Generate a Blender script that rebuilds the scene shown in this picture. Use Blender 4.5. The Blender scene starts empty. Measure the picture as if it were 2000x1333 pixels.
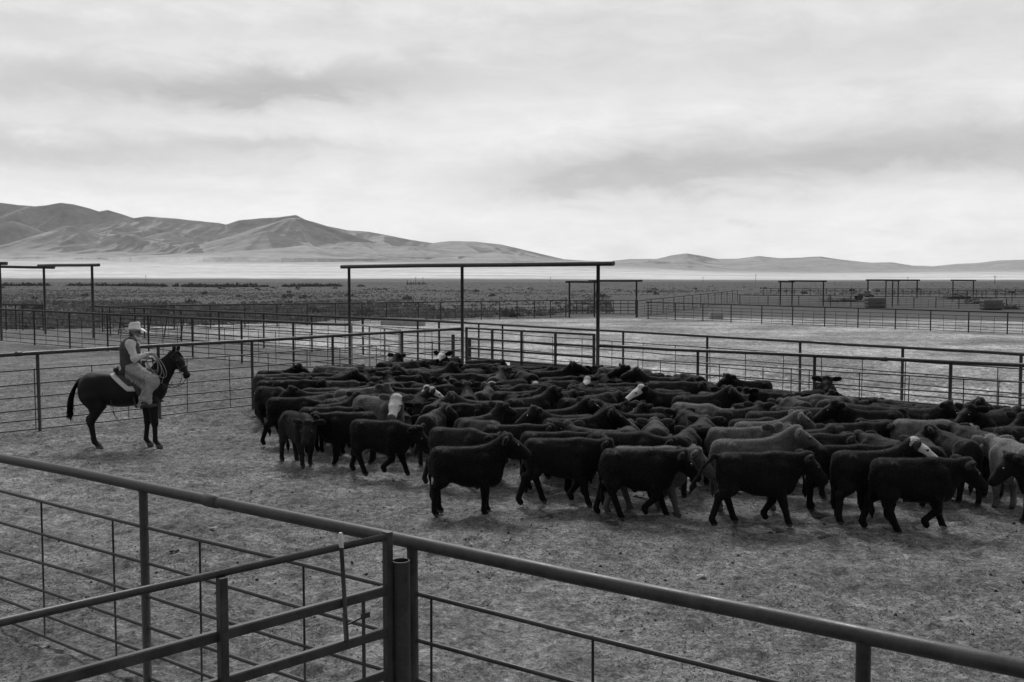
import bpy, math, random
import numpy as np
from mathutils import Vector, Matrix

random.seed(7)
RNG = np.random.default_rng(7)
SC = bpy.context.scene
COL = SC.collection
R = math.radians

# ------------------------------------------------------------------ camera
CAM_H, F_PX, HOR = 3.25, 1944.0, 548.0
PITCH = math.atan((666.5 - HOR) / F_PX)
cam_d = bpy.data.cameras.new('camera')
cam_d.sensor_width = 36.0
cam_d.lens = 36.0 * F_PX / 2000.0
cam_d.clip_start, cam_d.clip_end = 0.1, 60000.0
cam = bpy.data.objects.new('camera', cam_d)
COL.objects.link(cam)
cam.location = (0, 0, CAM_H)
cam.rotation_euler = (R(90) - PITCH, 0, 0)
SC.camera = cam

# ------------------------------------------------------------------ light and exposure
SUN_EL, SUN_AZ = 48.0, -6.0           # azimuth measured from +Y (view direction) towards +X
SC.view_settings.view_transform = 'Standard'
SC.view_settings.look = 'None'
SC.view_settings.gamma = 1.0
SC.view_settings.exposure = 0.40
SC.view_settings.use_curve_mapping = False
SC.cycles.max_bounces = 6
SC.cycles.use_denoising = True

sun_d = bpy.data.lights.new('sun', 'SUN')
sun_d.energy = 1.5
sun_d.angle = R(14)
sun = bpy.data.objects.new('sun', sun_d)
COL.objects.link(sun)
sdir = Vector((math.sin(R(SUN_AZ)) * math.cos(R(SUN_EL)), math.cos(R(SUN_AZ)) * math.cos(R(SUN_EL)), math.sin(R(SUN_EL))))
sun.rotation_euler = sdir.to_track_quat('Z', 'Y').to_euler()


class NT:
    """small helper round a node tree"""
    def __init__(s, tree):
        s.t = tree; s.n = tree.nodes; s.l = tree.links
    def new(s, kind, **kw):
        n = s.n.new(kind)
        for k, v in kw.items(): setattr(n, k, v)
        return n
    def put(s, sock, v):
        if isinstance(v, bpy.types.NodeSocket): s.l.new(v, sock)
        else: sock.default_value = v
    def math(s, op, a, b=None, c=None, clamp=False):
        n = s.new('ShaderNodeMath', operation=op, use_clamp=clamp)
        s.put(n.inputs[0], a)
        if b is not None: s.put(n.inputs[1], b)
        if c is not None: s.put(n.inputs[2], c)
        return n.outputs[0]
    def vmath(s, op, a, b=None):
        n = s.new('ShaderNodeVectorMath', operation=op)
        s.put(n.inputs[0], a)
        if b is not None: s.put(n.inputs[1], b)
        return n.outputs[0]
    def sep(s, v):
        n = s.new('ShaderNodeSeparateXYZ'); s.put(n.inputs[0], v); return n.outputs
    def comb(s, x, y, z):
        n = s.new('ShaderNodeCombineXYZ')
        for i, q in enumerate((x, y, z)): s.put(n.inputs[i], q)
        return n.outputs[0]
    def noise(s, vec, scale, detail=4.0, rough=0.5, dist=0.0):
        n = s.new('ShaderNodeTexNoise')
        s.put(n.inputs['Vector'], vec); s.put(n.inputs['Scale'], scale)
        n.inputs['Detail'].default_value = detail; n.inputs['Roughness'].default_value = rough
        n.inputs['Distortion'].default_value = dist
        return n.outputs['Fac']
    def voro(s, vec, scale, feature='F1'):
        n = s.new('ShaderNodeTexVoronoi', feature=feature)
        s.put(n.inputs['Vector'], vec); n.inputs['Scale'].default_value = scale
        return n.outputs['Distance']
    def mapr(s, v, a, b, c, d, smooth=False):
        n = s.new('ShaderNodeMapRange')
        if smooth: n.interpolation_type = 'SMOOTHSTEP'
        s.put(n.inputs[0], v)
        for i, q in enumerate((a, b, c, d)): s.put(n.inputs[i + 1], q)
        return n.outputs[0]
    def mix(s, f, a, b):
        n = s.new('ShaderNodeMix', data_type='FLOAT')
        s.put(n.inputs[0], f); s.put(n.inputs[2], a); s.put(n.inputs[3], b)
        return n.outputs[0]
    def pos(s):
        return s.new('ShaderNodeNewGeometry').outputs['Position']
    def obj(s):
        return s.new('ShaderNodeTexCoord').outputs['Object']
    def rnd(s):
        return s.new('ShaderNodeObjectInfo').outputs['Random']
    def bump(s, h, strength, dist):
        n = s.new('ShaderNodeBump'); s.put(n.inputs['Height'], h)
        n.inputs['Strength'].default_value = strength; n.inputs['Distance'].default_value = dist
        return n.outputs['Normal']


# ------------------------------------------------------------------ sky
world = bpy.data.worlds.new('World')
SC.world = world
world.use_nodes = True
W = NT(world.node_tree)
W.n.clear()
out = W.new('ShaderNodeOutputWorld')
bg = W.new('ShaderNodeBackground')
bg.inputs['Strength'].default_value = 0.1
W.l.new(bg.outputs[0], out.inputs[0])
sky = W.new('ShaderNodeTexSky', sky_type='NISHITA')
sky.sun_disc = False
sky.sun_elevation = R(SUN_EL)
sky.sun_rotation = R(SUN_AZ)
sky.air_density, sky.dust_density, sky.ozone_density = 1.0, 2.0, 1.0
bw = W.new('ShaderNodeRGBToBW')
W.l.new(sky.outputs[0], bw.inputs[0])
dirv = W.vmath('NORMALIZE', W.new('ShaderNodeTexCoord').outputs['Generated'])
dx, dy, dz = W.sep(dirv)
zz = W.math('ADD', W.math('MAXIMUM', dz, 0.0), 0.10)
qx = W.math('DIVIDE', dx, zz)
qy = W.math('DIVIDE', dy, zz)
az = W.math('ARCTAN2', dx, dy)
el = W.math('ARCSINE', dz)
# layered high cloud: soft large masses with a little billow, gently drawn out sideways
cv = W.comb(W.math('MULTIPLY', az, 3.2), W.math('MULTIPLY', el, 8.5), 0.3)
c1 = W.noise(cv, 1.0, 5.0, 0.5, 0.25)
c2 = W.noise(W.vmath('ADD', cv, (7.3, 2.1, 0.0)), 2.9, 9.0, 0.64, 0.5)
c3 = W.noise(W.comb(W.math('MULTIPLY', az, 6.0), W.math('MULTIPLY', W.math('ADD', el, W.math('MULTIPLY', az, 0.05)), 26.0), 3.0), 1.9, 9.0, 0.66, 0.7)
soft = W.math('ADD', W.math('MULTIPLY', c1, 0.30), W.math('ADD', W.math('MULTIPLY', c2, 0.38), W.math('MULTIPLY', c3, 0.32)))
# heavier grey cloud banks, each an uneven patch of sky (azimuth, elevation, half sizes, tilt, weight)
warp = W.math('MULTIPLY', W.math('SUBTRACT', c2, 0.5), 0.060)
warp2 = W.math('MULTIPLY', W.math('SUBTRACT', c1, 0.5), 0.30)
dark = None
for (pu, pv, hu, hv, tilt, wt) in [
        (330, 180, 480, 42, 0.01, .85), (650, 155, 380, 34, .07, .55), (640, 185, 190, 20, 0.03, .18), (180, 300, 460, 38, 0.02, .75), (560, 292, 190, 13, .03, .45),
        (1500, 330, 520, 60, 0.06, .95), (1190, 335, 230, 40, -.02, .45), (1900, 280, 300, 45, .03, .4), (1560, 110, 600, 50, .06, .35), (60, 50, 330, 22, 0.02, .25), (1000, 60, 500, 26, .05, .22),
        (330, 372, 330, 16, .0, .22), (1230, 440, 160, 8, .0, .10), (1410, 441, 22, 5, 0, .35), (1690, 440, 14, 4, 0, .25)]:
    a0 = math.atan((pu - 1000) / F_PX)
    e0 = math.atan((HOR - pv) / F_PX * math.cos(a0))
    ua = W.math('ADD', W.math('SUBTRACT', az, a0), warp2)
    ve = W.math('ADD', W.math('SUBTRACT', el, e0), W.math('SUBTRACT', warp, W.math('MULTIPLY', ua, tilt)))
    r2 = W.math('ADD', W.math('POWER', W.math('DIVIDE', ua, hu / F_PX), 2.0), W.math('POWER', W.math('DIVIDE', ve, hv / F_PX), 2.0))
    g = W.math('MULTIPLY', W.math('EXPONENT', W.math('MULTIPLY', r2, -1.0)), wt)
    dark = g if dark is None else W.math('ADD', dark, g)
dark = W.math('MULTIPLY', dark, W.mapr(soft, 0.36, 0.62, 0.45, 1.40))
front = W.mapr(dy, -1.0, 1.0, 0.0, 1.0, True)
level = W.mix(front, 0.22, 0.665)
level = W.math('MULTIPLY', level, W.math('MULTIPLY', W.mapr(dz, 0.0, 0.36, 1.06, 0.86, True), W.mapr(dz, 0.02, 0.15, 1.09, 1.0, True)))
c4 = W.noise(W.comb(W.math('MULTIPLY', az, 9.0), W.math('MULTIPLY', el, 24.0), 8.0), 1.6, 8.0, 0.62, 0.5)
mott = W.mapr(c4, 0.3, 0.7, 0.95, 1.05)
tex = W.mapr(soft, 0.35, 0.65, 0.83, 1.09)
cloud = W.math('MULTIPLY', W.math('MULTIPLY', W.math('MULTIPLY', level, mott), tex), W.math('SUBTRACT', 1.0, W.math('MULTIPLY', W.math('MINIMUM', dark, 1.15), 0.37)))
final = W.mix(0.90, bw.outputs[0], W.math('MULTIPLY', cloud, 10.0))
W.l.new(final, bg.inputs['Color'])


# ------------------------------------------------------------------ pixel of the photograph -> point in the place
def ray(u, v):
    x, y = (u - 1000) / F_PX, -(v - 666.5) / F_PX
    return Vector((x, math.cos(PITCH) + y * math.sin(PITCH), -math.sin(PITCH) + y * math.cos(PITCH)))
def hit(u, v, z=0.0):
    d = ray(u, v); t = (z - CAM_H) / d.z
    return Vector((d.x * t, d.y * t, z))
def at_y(u, v, Y):
    d = ray(u, v); t = Y / d.y
    return Vector((d.x * t, Y, CAM_H + d.z * t))
def u_of(p):
    q = Vector(p) - Vector((0, 0, CAM_H))
    dep = q.y * math.cos(PITCH) - q.z * math.sin(PITCH)
    return 1000 + F_PX * q.x / dep
def v_of(p):
    q = Vector(p) - Vector((0, 0, CAM_H))
    dep = q.y * math.cos(PITCH) - q.z * math.sin(PITCH)
    return 666.5 - F_PX * (q.y * math.sin(PITCH) + q.z * math.cos(PITCH)) / dep


# ------------------------------------------------------------------ noise in numpy
def _hash(ix, iy, s):
    n = (ix.astype(np.int64) * 374761393 + iy.astype(np.int64) * 668265263 + s * 1442695041) & 0xffffffff
    n = ((n ^ (n >> 13)) * 1274126177) & 0xffffffff
    n = n ^ (n >> 16)
    return (n & 0xffff) / 65535.0
def vnoise(x, y, s=0):
    ix, iy = np.floor(x), np.floor(y)
    fx, fy = x - ix, y - iy
    fx = fx * fx * fx * (fx * (fx * 6 - 15) + 10); fy = fy * fy * fy * (fy * (fy * 6 - 15) + 10)
    a = _hash(ix, iy, s); b = _hash(ix + 1, iy, s); c = _hash(ix, iy + 1, s); d = _hash(ix + 1, iy + 1, s)
    return (a * (1 - fx) + b * fx) * (1 - fy) + (c * (1 - fx) + d * fx) * fy
def fbm(x, y, octs=4, s=0, gain=0.5):
    t, amp, tot = 0, 1.0, 0.0
    for o in range(octs):
        t = t + amp * vnoise(x * 2 ** o + 17.3 * o, y * 2 ** o - 9.1 * o, s + o)
        tot += amp; amp *= gain
    return t / tot
def ridged(x, y, octs=4, s=0, gain=0.5):
    t, amp, tot = 0, 1.0, 0.0
    for o in range(octs):
        n = 1 - np.abs(2 * vnoise(x * 2 ** o + 5.7 * o, y * 2 ** o + 3.3 * o, s + o) - 1)
        t = t + amp * n * n; tot += amp; amp *= gain
    return t / tot
def sstep(x, a, b):
    t = np.clip((x - a) / (b - a), 0, 1)
    return t * t * (3 - 2 * t)


# ------------------------------------------------------------------ mesh helpers
def np_mesh(name, verts, faces, smooth=True):
    verts = np.asarray(verts, np.float32); faces = np.asarray(faces, np.int32)
    me = bpy.data.meshes.new(name)
    me.vertices.add(len(verts)); me.vertices.foreach_set('co', verts.ravel())
    k = faces.shape[1]
    me.loops.add(faces.size); me.loops.foreach_set('vertex_index', faces.ravel())
    me.polygons.add(len(faces))
    me.polygons.foreach_set('loop_start', np.arange(0, faces.size, k, dtype=np.int32))
    me.polygons.foreach_set('use_smooth', np.full(len(faces), smooth))
    me.update(calc_edges=True)
    return me
class MB:
    def __init__(s): s.v = []; s.f = []; s.s = []
    def add(s, vs, fs, smooth=False):
        o = len(s.v); s.v += [tuple(p) for p in vs]; s.f += [tuple(i + o for i in f) for f in fs]
        s.s += [smooth] * len(fs) if isinstance(smooth, bool) else list(smooth)
    def tube(s, pts, rad, n=10, cap=True):
        pts = [Vector(p) for p in pts]
        if not isinstance(rad, (list, tuple)): rad = [rad] * len(pts)
        t0 = (pts[1] - pts[0]).normalized()
        ref = Vector((0, 0, 1)) if abs(t0.z) < 0.9 else Vector((1, 0, 0))
        vs = []
        for i, p in enumerate(pts):
            t = (pts[min(i + 1, len(pts) - 1)] - pts[max(i - 1, 0)]).normalized()
            a = t.cross(ref)
            if a.length < 1e-4: a = t.cross(Vector((0, 1, 0)))
            a.normalize(); b = a.cross(t)
            for k in range(n):
                th = 2 * math.pi * k / n
                vs.append(p + (a * math.cos(th) + b * math.sin(th)) * rad[i])
        fs = [(i * n + k, i * n + (k + 1) % n, (i + 1) * n + (k + 1) % n, (i + 1) * n + k) for i in range(len(pts) - 1) for k in range(n)]
        sm = [True] * len(fs)
        if cap:
            fs += [tuple(range(n)), tuple((len(pts) - 1) * n + k for k in reversed(range(n)))]; sm += [False, False]
        s.add(vs, fs, sm)
    def bar(s, a, b, w, h, up=Vector((0, 0, 1))):
        a, b = Vector(a), Vector(b)
        t = (b - a).normalized(); sd = t.cross(up)
        if sd.length < 1e-3: sd = t.cross(Vector((1, 0, 0)))
        sd.normalize(); u2 = sd.cross(t)
        c = min(w, h) * 0.16
        prof = [(-w / 2 + c, -h / 2), (w / 2 - c, -h / 2), (w / 2, -h / 2 + c), (w / 2, h / 2 - c), (w / 2 - c, h / 2), (-w / 2 + c, h / 2), (-w / 2, h / 2 - c), (-w / 2, -h / 2 + c)]
        vs = [p + sd * x + u2 * y for p in (a, b) for x, y in prof]
        fs = [(k, (k + 1) % 8, 8 + (k + 1) % 8, 8 + k) for k in range(8)] + [tuple(reversed(range(8))), tuple(range(8, 16))]
        s.add(vs, fs, False)
    def lathe(s, c, prof, n=20, sx=1.0, sy=1.0):
        c = Vector(c); vs = []
        for r, z in prof:
            for k in range(n):
                th = 2 * math.pi * k / n
                vs.append(c + Vector((r * sx * math.cos(th), r * sy * math.sin(th), z)))
        m = len(prof)
        fs = [(i * n + k, i * n + (k + 1) % n, (i + 1) * n + (k + 1) % n, (i + 1) * n + k) for i in range(m - 1) for k in range(n)]
        s.add(vs, fs, True)
    def build(s, name, mat, parent=None):
        me = bpy.data.meshes.new(name); me.from_pydata(s.v, [], s.f); me.update()
        me.polygons.foreach_set('use_smooth', s.s)
        if mat: me.materials.append(mat)
        return link(name, me, parent)
def link(name, me, parent=None):
    o = bpy.data.objects.new(name, me); COL.objects.link(o)
    if parent is not None: o.parent = parent
    return o
def tag(o, label=None, cat=None, group=None, kind=None):
    if label: o['label'] = label
    if cat: o['category'] = cat
    if group: o['group'] = group
    if kind: o['kind'] = kind
    return o
def empty(name, loc, rz=0.0):
    o = bpy.data.objects.new(name, None); COL.objects.link(o)
    o.location = loc; o.rotation_euler = (0, 0, rz); o.empty_display_size = 0.2
    return o


# ------------------------------------------------------------------ signed-distance modelling, for bodies
class SDF:
    def __init__(s): s.p = []
    def cone(s, a, b, ra, rb, k=0.03, ys=1.0):
        s.p.append(('c', np.array(a, float), np.array(b, float), ra, rb, k, ys)); return s
    def ell(s, c, r, k=0.03, rot=None):
        s.p.append(('e', np.array(c, float), np.array(r, float), rot, None, k, 1.0)); return s
    def cut(s, c, r, k=0.01):
        s.p.append(('x', np.array(c, float), np.array(r, float), None, None, k, 1.0)); return s
    def mesh(s, name, h, smooth=1, infl=0.0):
        lo = np.full(3, 1e9); hi = -lo
        bbs = []
        for q in s.p:
            if q[0] == 'c':
                m = max(q[3], q[4]) * max(1.0, q[6]) + infl
                a, b = np.minimum(q[1], q[2]) - m, np.maximum(q[1], q[2]) + m
            else:
                m = q[2].max() + infl; a, b = q[1] - m, q[1] + m
            bbs.append((a, b))
            if q[0] != 'x': lo = np.minimum(lo, a); hi = np.maximum(hi, b)
        lo -= 3 * h; hi += 3 * h
        n = np.ceil((hi - lo) / h).astype(int) + 1
        ax = [lo[i] + h * np.arange(n[i]) for i in range(3)]
        f = np.full(n, 0.5, np.float32)
        for q, (a, b) in zip(s.p, bbs):
            k = q[5]; mg = k * 1.2 + 2 * h + 0.02
            i0 = np.clip(np.floor((a - mg - lo) / h).astype(int), 0, n - 1); i1 = np.clip(np.ceil((b + mg - lo) / h).astype(int) + 1, 1, n)
            sl = tuple(slice(i0[i], i1[i]) for i in range(3))
            X, Y, Z = np.meshgrid(ax[0][sl[0]], ax[1][sl[1]], ax[2][sl[2]], indexing='ij')
            if q[0] == 'c':
                A, ba = q[1], q[2] - q[1]
                L = max(ba @ ba, 1e-9)
                t = np.clip(((X - A[0]) * ba[0] + (Y - A[1]) * ba[1] + (Z - A[2]) * ba[2]) / L, 0, 1)
                wx, wy, wz = X - A[0] - t * ba[0], (Y - A[1] - t * ba[1]) / q[6], Z - A[2] - t * ba[2]
                d = (np.sqrt(wx * wx + wy * wy + wz * wz) - (q[3] + t * (q[4] - q[3]))) * min(1.0, q[6]) - infl
            else:
                P = np.stack([X - q[1][0], Y - q[1][1], Z - q[1][2]], -1)
                if q[3] is not None: P = P @ q[3]
                r = q[2]
                k0 = np.sqrt(((P / r) ** 2).sum(-1)); k1 = np.sqrt(((P / (r * r)) ** 2).sum(-1)) + 1e-9
                d = k0 * (k0 - 1) / k1 - infl
            g = f[sl]
            if q[0] == 'x':
                f[sl] = np.maximum(g, -d)
            else:
                hh = np.clip(0.5 + 0.5 * (g - d) / k, 0, 1)
                f[sl] = g * (1 - hh) + d * hh - k * hh * (1 - hh)
        v, fc = surface_nets(f, lo, h)
        for _ in range(smooth): v = relax(v, fc)
        return np_mesh(name, v, fc)
def surface_nets(f, lo, h):
    neg = f < 0
    c = np.zeros(tuple(np.array(f.shape) - 1), np.int8)
    for i in (0, 1):
        for j in (0, 1):
            for k in (0, 1):
                c += neg[i:f.shape[0] - 1 + i, j:f.shape[1] - 1 + j, k:f.shape[2] - 1 + k]
    act = (c > 0) & (c < 8)
    idx = np.full(c.shape, -1, np.int32)
    I = np.argwhere(act); idx[act] = np.arange(len(I))
    acc = np.zeros((len(I), 3)); cnt = np.zeros(len(I))
    corners = [(i, j, k) for i in (0, 1) for j in (0, 1) for k in (0, 1)]
    for a in corners:
        for ax in range(3):
            if a[ax] == 1: continue
            b = list(a); b[ax] = 1
            fa = f[I[:, 0] + a[0], I[:, 1] + a[1], I[:, 2] + a[2]]; fb = f[I[:, 0] + b[0], I[:, 1] + b[1], I[:, 2] + b[2]]
            m = (fa < 0) != (fb < 0)
            t = np.where(m, fa / np.where(m, fa - fb, 1), 0)
            p = np.tile(np.array(a, float), (len(I), 1)); p[:, ax] += t
            acc[m] += p[m]; cnt[m] += 1
    v = lo + h * (I + acc / cnt[:, None])
    faces = []
    for ax in range(3):
        o1, o2 = [(1, 2), (2, 0), (0, 1)][ax]
        sl0 = [slice(None)] * 3; sl1 = [slice(None)] * 3
        sl0[ax] = slice(0, f.shape[ax] - 1); sl1[ax] = slice(1, f.shape[ax])
        E = np.argwhere(neg[tuple(sl0)] != neg[tuple(sl1)])
        E = E[(E[:, o1] > 0) & (E[:, o2] > 0)]
        E = E[(E[:, o1] < f.shape[o1] - 1) & (E[:, o2] < f.shape[o2] - 1)]
        if not len(E): continue
        def at(d1, d2):
            q = E.copy(); q[:, o1] -= d1; q[:, o2] -= d2
            return idx[q[:, 0], q[:, 1], q[:, 2]]
        quad = np.stack([at(1, 1), at(0, 1), at(0, 0), at(1, 0)], 1)
        s = neg[E[:, 0], E[:, 1], E[:, 2]]
        quad[~s] = quad[~s][:, ::-1]
        faces.append(quad)
    return v, np.concatenate(faces)
def relax(v, fc):
    a = np.zeros_like(v); c = np.zeros(len(v))
    for i in range(4):
        for j in (1, 3):
            np.add.at(a, fc[:, i], v[fc[:, (i + j) % 4]]); np.add.at(c, fc[:, i], 1)
    return v * 0.45 + (a / c[:, None]) * 0.55
def mesh_np(me):
    v = np.zeros(len(me.vertices) * 3, np.float32); me.vertices.foreach_get('co', v)
    nn = np.zeros(len(me.vertices) * 3, np.float32); me.vertices.foreach_get('normal', nn)
    return v.reshape(-1, 3), nn.reshape(-1, 3)
def hair_mesh(name, me, count, length, width, flow, keep, lift=0.7, seed=1):
    """short hair: thin curved blades rooted all over a body"""
    v, nn = mesh_np(me)
    rg = np.random.default_rng(seed)
    area = np.zeros(len(me.polygons), np.float32); me.polygons.foreach_get('area', area)
    vi = np.zeros(len(me.polygons) * 4, np.int32); me.loops.foreach_get('vertex_index', vi); vi = vi.reshape(-1, 4)
    fi = rg.choice(len(area), count, p=area / area.sum())
    a, b = rg.random(count)[:, None], rg.random(count)[:, None]
    q = vi[fi]
    p = (v[q[:, 0]] * (1 - a) + v[q[:, 1]] * a) * (1 - b) + (v[q[:, 3]] * (1 - a) + v[q[:, 2]] * a) * b
    n = nn[q].mean(1); n /= np.linalg.norm(n, axis=1)[:, None] + 1e-9
    w = keep(p); m = rg.random(count) < w
    p, n, w = p[m], n[m], w[m]
    fl = np.asarray(flow(p)) + rg.normal(0, 0.28, p.shape)
    fl -= n * (fl * n).sum(1)[:, None]
    clump = 0.6 + 0.8 * vnoise(p[:, 0] * 14 + 40, p[:, 2] * 14 + p[:, 1] * 9 + 40, 5)
    ln = (length * (0.6 + 0.8 * rg.random(len(p))) * w * clump)[:, None]
    t = np.cross(n, fl); t /= np.linalg.norm(t, axis=1)[:, None] + 1e-9
    mid = p + (n * lift + fl * 0.5) * ln * 0.55
    tip = p + (n * lift * 0.8 + fl * 1.2) * ln
    wd = width * 0.5
    V = np.stack([p - t * wd - n * 0.004, p + t * wd - n * 0.004, mid + t * wd * 0.8, mid - t * wd * 0.8, tip], 1).reshape(-1, 3)
    k = np.arange(len(p))[:, None] * 5
    F = np.concatenate([k + np.array([[0, 1, 2]]), k + np.array([[0, 2, 3]]), k + np.array([[3, 2, 4]])])
    return np_mesh(name, V, F, False)


# ------------------------------------------------------------------ materials (all greys: the place is seen in black and white)
def material(name):
    m = bpy.data.materials.new(name); m.use_nodes = True
    t = NT(m.node_tree)
    return m, t, t.n['Principled BSDF']
def grey(t, val):
    n = t.new('ShaderNodeCombineColor')
    for i in range(3): t.put(n.inputs[i], val)
    return n.outputs[0]
def plain(name, v, rough=0.7, var=0.25, scale=12.0, spec=0.4, bump=0.0, metal=0.0):
    m, t, b = material(name)
    n = t.noise(t.obj(), scale, 5.0, 0.6)
    val = t.mapr(n, 0.25, 0.75, v * (1 - var), v * (1 + var))
    t.l.new(grey(t, val), b.inputs['Base Color'])
    b.inputs['Roughness'].default_value = rough
    b.inputs['Specular IOR Level'].default_value = spec
    b.inputs['Metallic'].default_value = metal
    if bump: t.l.new(t.bump(n, 0.6, bump), b.inputs['Normal'])
    return m
def pipe_mat(name, v, rough=0.44):
    m, t, b = material(name)
    p = t.obj()
    rust = t.noise(p, 5.0, 8.0, 0.65, 0.4)
    fine = t.noise(p, 55.0, 4.0, 0.7)
    chips = t.mapr(t.noise(t.vmath('MULTIPLY', p, (1.0, 1.0, 0.6)), 13.0, 7.0, 0.8), 0.645, 0.70, 0.0, 1.0)
    val = t.math('MULTIPLY', t.mapr(rust, 0.32, 0.68, v * 0.5, v * 1.65), t.mapr(fine, 0.3, 0.7, 0.8, 1.2))
    val = t.mix(t.math('MULTIPLY', chips, 0.6), val, v * 4.0)
    scale_ = t.mapr(t.noise(t.vmath('MULTIPLY', p, (1.0, 1.0, 1.0)), 90.0, 3.0, 0.8), 0.66, 0.70, 0.0, 1.0)
    val = t.mix(t.math('MULTIPLY', scale_, 0.5), val, v * 5.0)
    t.l.new(grey(t, val), b.inputs['Base Color'])
    t.l.new(t.mapr(rust, 0.3, 0.7, rough - 0.1, rough + 0.18), b.inputs['Roughness'])
    b.inputs['Specular IOR Level'].default_value = 0.45
    t.l.new(t.bump(t.math('ADD', fine, rust), 0.25, 0.004), b.inputs['Normal'])
    return m
M_PIPE = pipe_mat('rusted_pipe', 0.038)
M_PIPE_FAR = pipe_mat('weathered_pipe', 0.030, 0.75)
M_TUBE = pipe_mat('painted_gate_tube', 0.036, 0.42)
M_PALE_TUBE = pipe_mat('galvanised_gate_tube', 0.30, 0.4)
M_CAP = plain('white_plastic_grip', 0.62, 0.5, 0.08)

# ------------------------------------------------------------------ the ground: one sheet, fine in the pens, coarse to the horizon
def spaced(a, b, step, far, grow):
    core = np.arange(a, b + step, step)
    s, up, dn = step, [core[-1]], [core[0]]
    while up[-1] < far: s *= grow; up.append(up[-1] + s)
    s = step
    while dn[-1] > -far: s *= grow; dn.append(dn[-1] - s)
    return np.concatenate([np.array(dn[:0:-1]), core, np.array(up[1:])])
GX = spaced(-11, 14, 0.045, 15000, 1.13)
GY = spaced(3.5, 34, 0.045, 15000, 1.13)
def ground_z(x, y):
    near = sstep(y, 70, 40) * (np.abs(x) < 60)
    z = (fbm(x * 0.35, y * 0.35, 3, 3) - 0.5) * 0.05
    z = z + (fbm(x * 2.4, y * 2.4, 4, 11, 0.62) - 0.5) * 0.085 + np.maximum(fbm(x * 5.5, y * 5.5, 3, 23, 0.65) - 0.50, 0) * 0.12
    pock = vnoise(x * 3.6 + 9, y * 3.6, 31)
    z = z - np.maximum(pock - 0.74, 0) * 0.16
    return z * near
XX, YY = np.meshgrid(GX, GY, indexing='ij')
ZZ = ground_z(XX, YY)
nx, ny = len(GX), len(GY)
ii = (np.arange(nx - 1)[:, None] * ny + np.arange(ny - 1)[None, :]).ravel()
gm = np_mesh('ground', np.stack([XX, YY, ZZ], -1).reshape(-1, 3), np.stack([ii, ii + ny, ii + ny + 1, ii + 1], 1))
ground = tag(link('ground', gm), kind='structure')

m, t, b = material('dirt_and_steppe')
P = t.pos()
px, py, pz = t.sep(P)
big = t.noise(P, 0.16, 5.0, 0.55)
mid = t.noise(P, 1.1, 6.0, 0.62, 0.5)
fine = t.noise(P, 10.0, 8.0, 0.80, 0.4)
grit = t.noise(P, 34.0, 6.0, 0.85)
crumb = t.mapr(t.voro(P, 16.0), 0.0, 0.45, 0.0, 1.0)
# trampled corral dirt inside the pen, a dry pale floor in the pens beyond it, brushy steppe further out
def side(p, q, w):
    """0..1 across the line p->q, 1 on the far side, edge softened over w and frayed by noise"""
    nx_, ny_ = -(q[1] - p[1]), q[0] - p[0]
    L = math.hypot(nx_, ny_); nx_, ny_ = nx_ / L, ny_ / L
    if ny_ < 0: nx_, ny_ = -nx_, -ny_
    s = t.math('ADD', t.math('MULTIPLY', t.math('SUBTRACT', px, p[0]), nx_), t.math('MULTIPLY', t.math('SUBTRACT', py, p[1]), ny_))
    s = t.math('ADD', s, t.math('MULTIPLY', t.math('SUBTRACT', big, 0.5), w * 2.5))
    return t.mapr(s, -w, w, 0.0, 1.0, True)
a_, b_ = hit(905, 632, 1.62), hit(2000, 693, 1.62)
dry = side(a_, b_, 2.2)
c_, d_ = hit(76, 845), hit(903, 727)
left_pen = side(c_, d_, 1.0)
far_edge = t.mapr(t.math('ADD', py, t.math('ADD', t.math('MULTIPLY', t.math('SUBTRACT', big, 0.5), 14.0), t.math('MULTIPLY', t.math('ABSOLUTE', t.math('SUBTRACT', px, 14.0)), 0.32))), 84.0, 93.0, 0.0, 1.0, True)
tone = t.mix(left_pen, 0.174, 0.158)
dryv = t.mapr(t.noise(t.vmath('MULTIPLY', P, (0.13, 0.19, 1.0)), 1.0, 5.0, 0.6, 0.5), 0.36, 0.64, 0.20, 0.44)
speck = t.noise(P, 3.2, 7.0, 0.78, 0.3)
chip = t.mapr(t.noise(t.vmath('ADD', P, (5.0, 91.0, 0.0)), 1.7, 8.0, 0.8, 0.3), 0.56, 0.64, 1.0, 0.45)
dryv = t.math('MULTIPLY', dryv, t.math('MULTIPLY', t.mapr(speck, 0.36, 0.64, 0.50, 1.50), chip))
tone = t.mix(dry, tone, dryv)
dirt_mottle = t.math('MULTIPLY', t.mapr(mid, 0.3, 0.7, 0.66, 1.34), t.mapr(big, 0.3, 0.7, 0.72, 1.28))  # random patches in the dirt tone, small and wide
tone = t.math('MULTIPLY', tone, dirt_mottle)
tone = t.math('MULTIPLY', tone, t.mapr(fine, 0.36, 0.64, 0.36, 1.66))
tone = t.math('MULTIPLY', tone, t.mapr(grit, 0.38, 0.62, 0.40, 1.62))
lumps = t.noise(t.vmath('ADD', P, (3.0, 57.0, 0.0)), 3.6, 6.0, 0.72, 0.6)
tone = t.math('MULTIPLY', tone, t.mapr(lumps, 0.34, 0.66, 0.62, 1.36))
dung = t.mapr(t.noise(t.vmath('ADD', P, (31.0, 7.0, 0.0)), 3.0, 5.0, 0.7, 0.8), 0.60, 0.70, 0.0, 1.0)
tone = t.math('MULTIPLY', tone, t.mix(dung, 1.0, 0.55))
straw = t.mapr(t.noise(t.vmath('MULTIPLY', P, (1.0, 2.6, 1.0)), 24.0, 3.0, 0.7, 1.5), 0.66, 0.72, 0.0, 1.0)
tone = t.mix(t.math('MULTIPLY', straw, 0.5), tone, 0.32)
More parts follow.
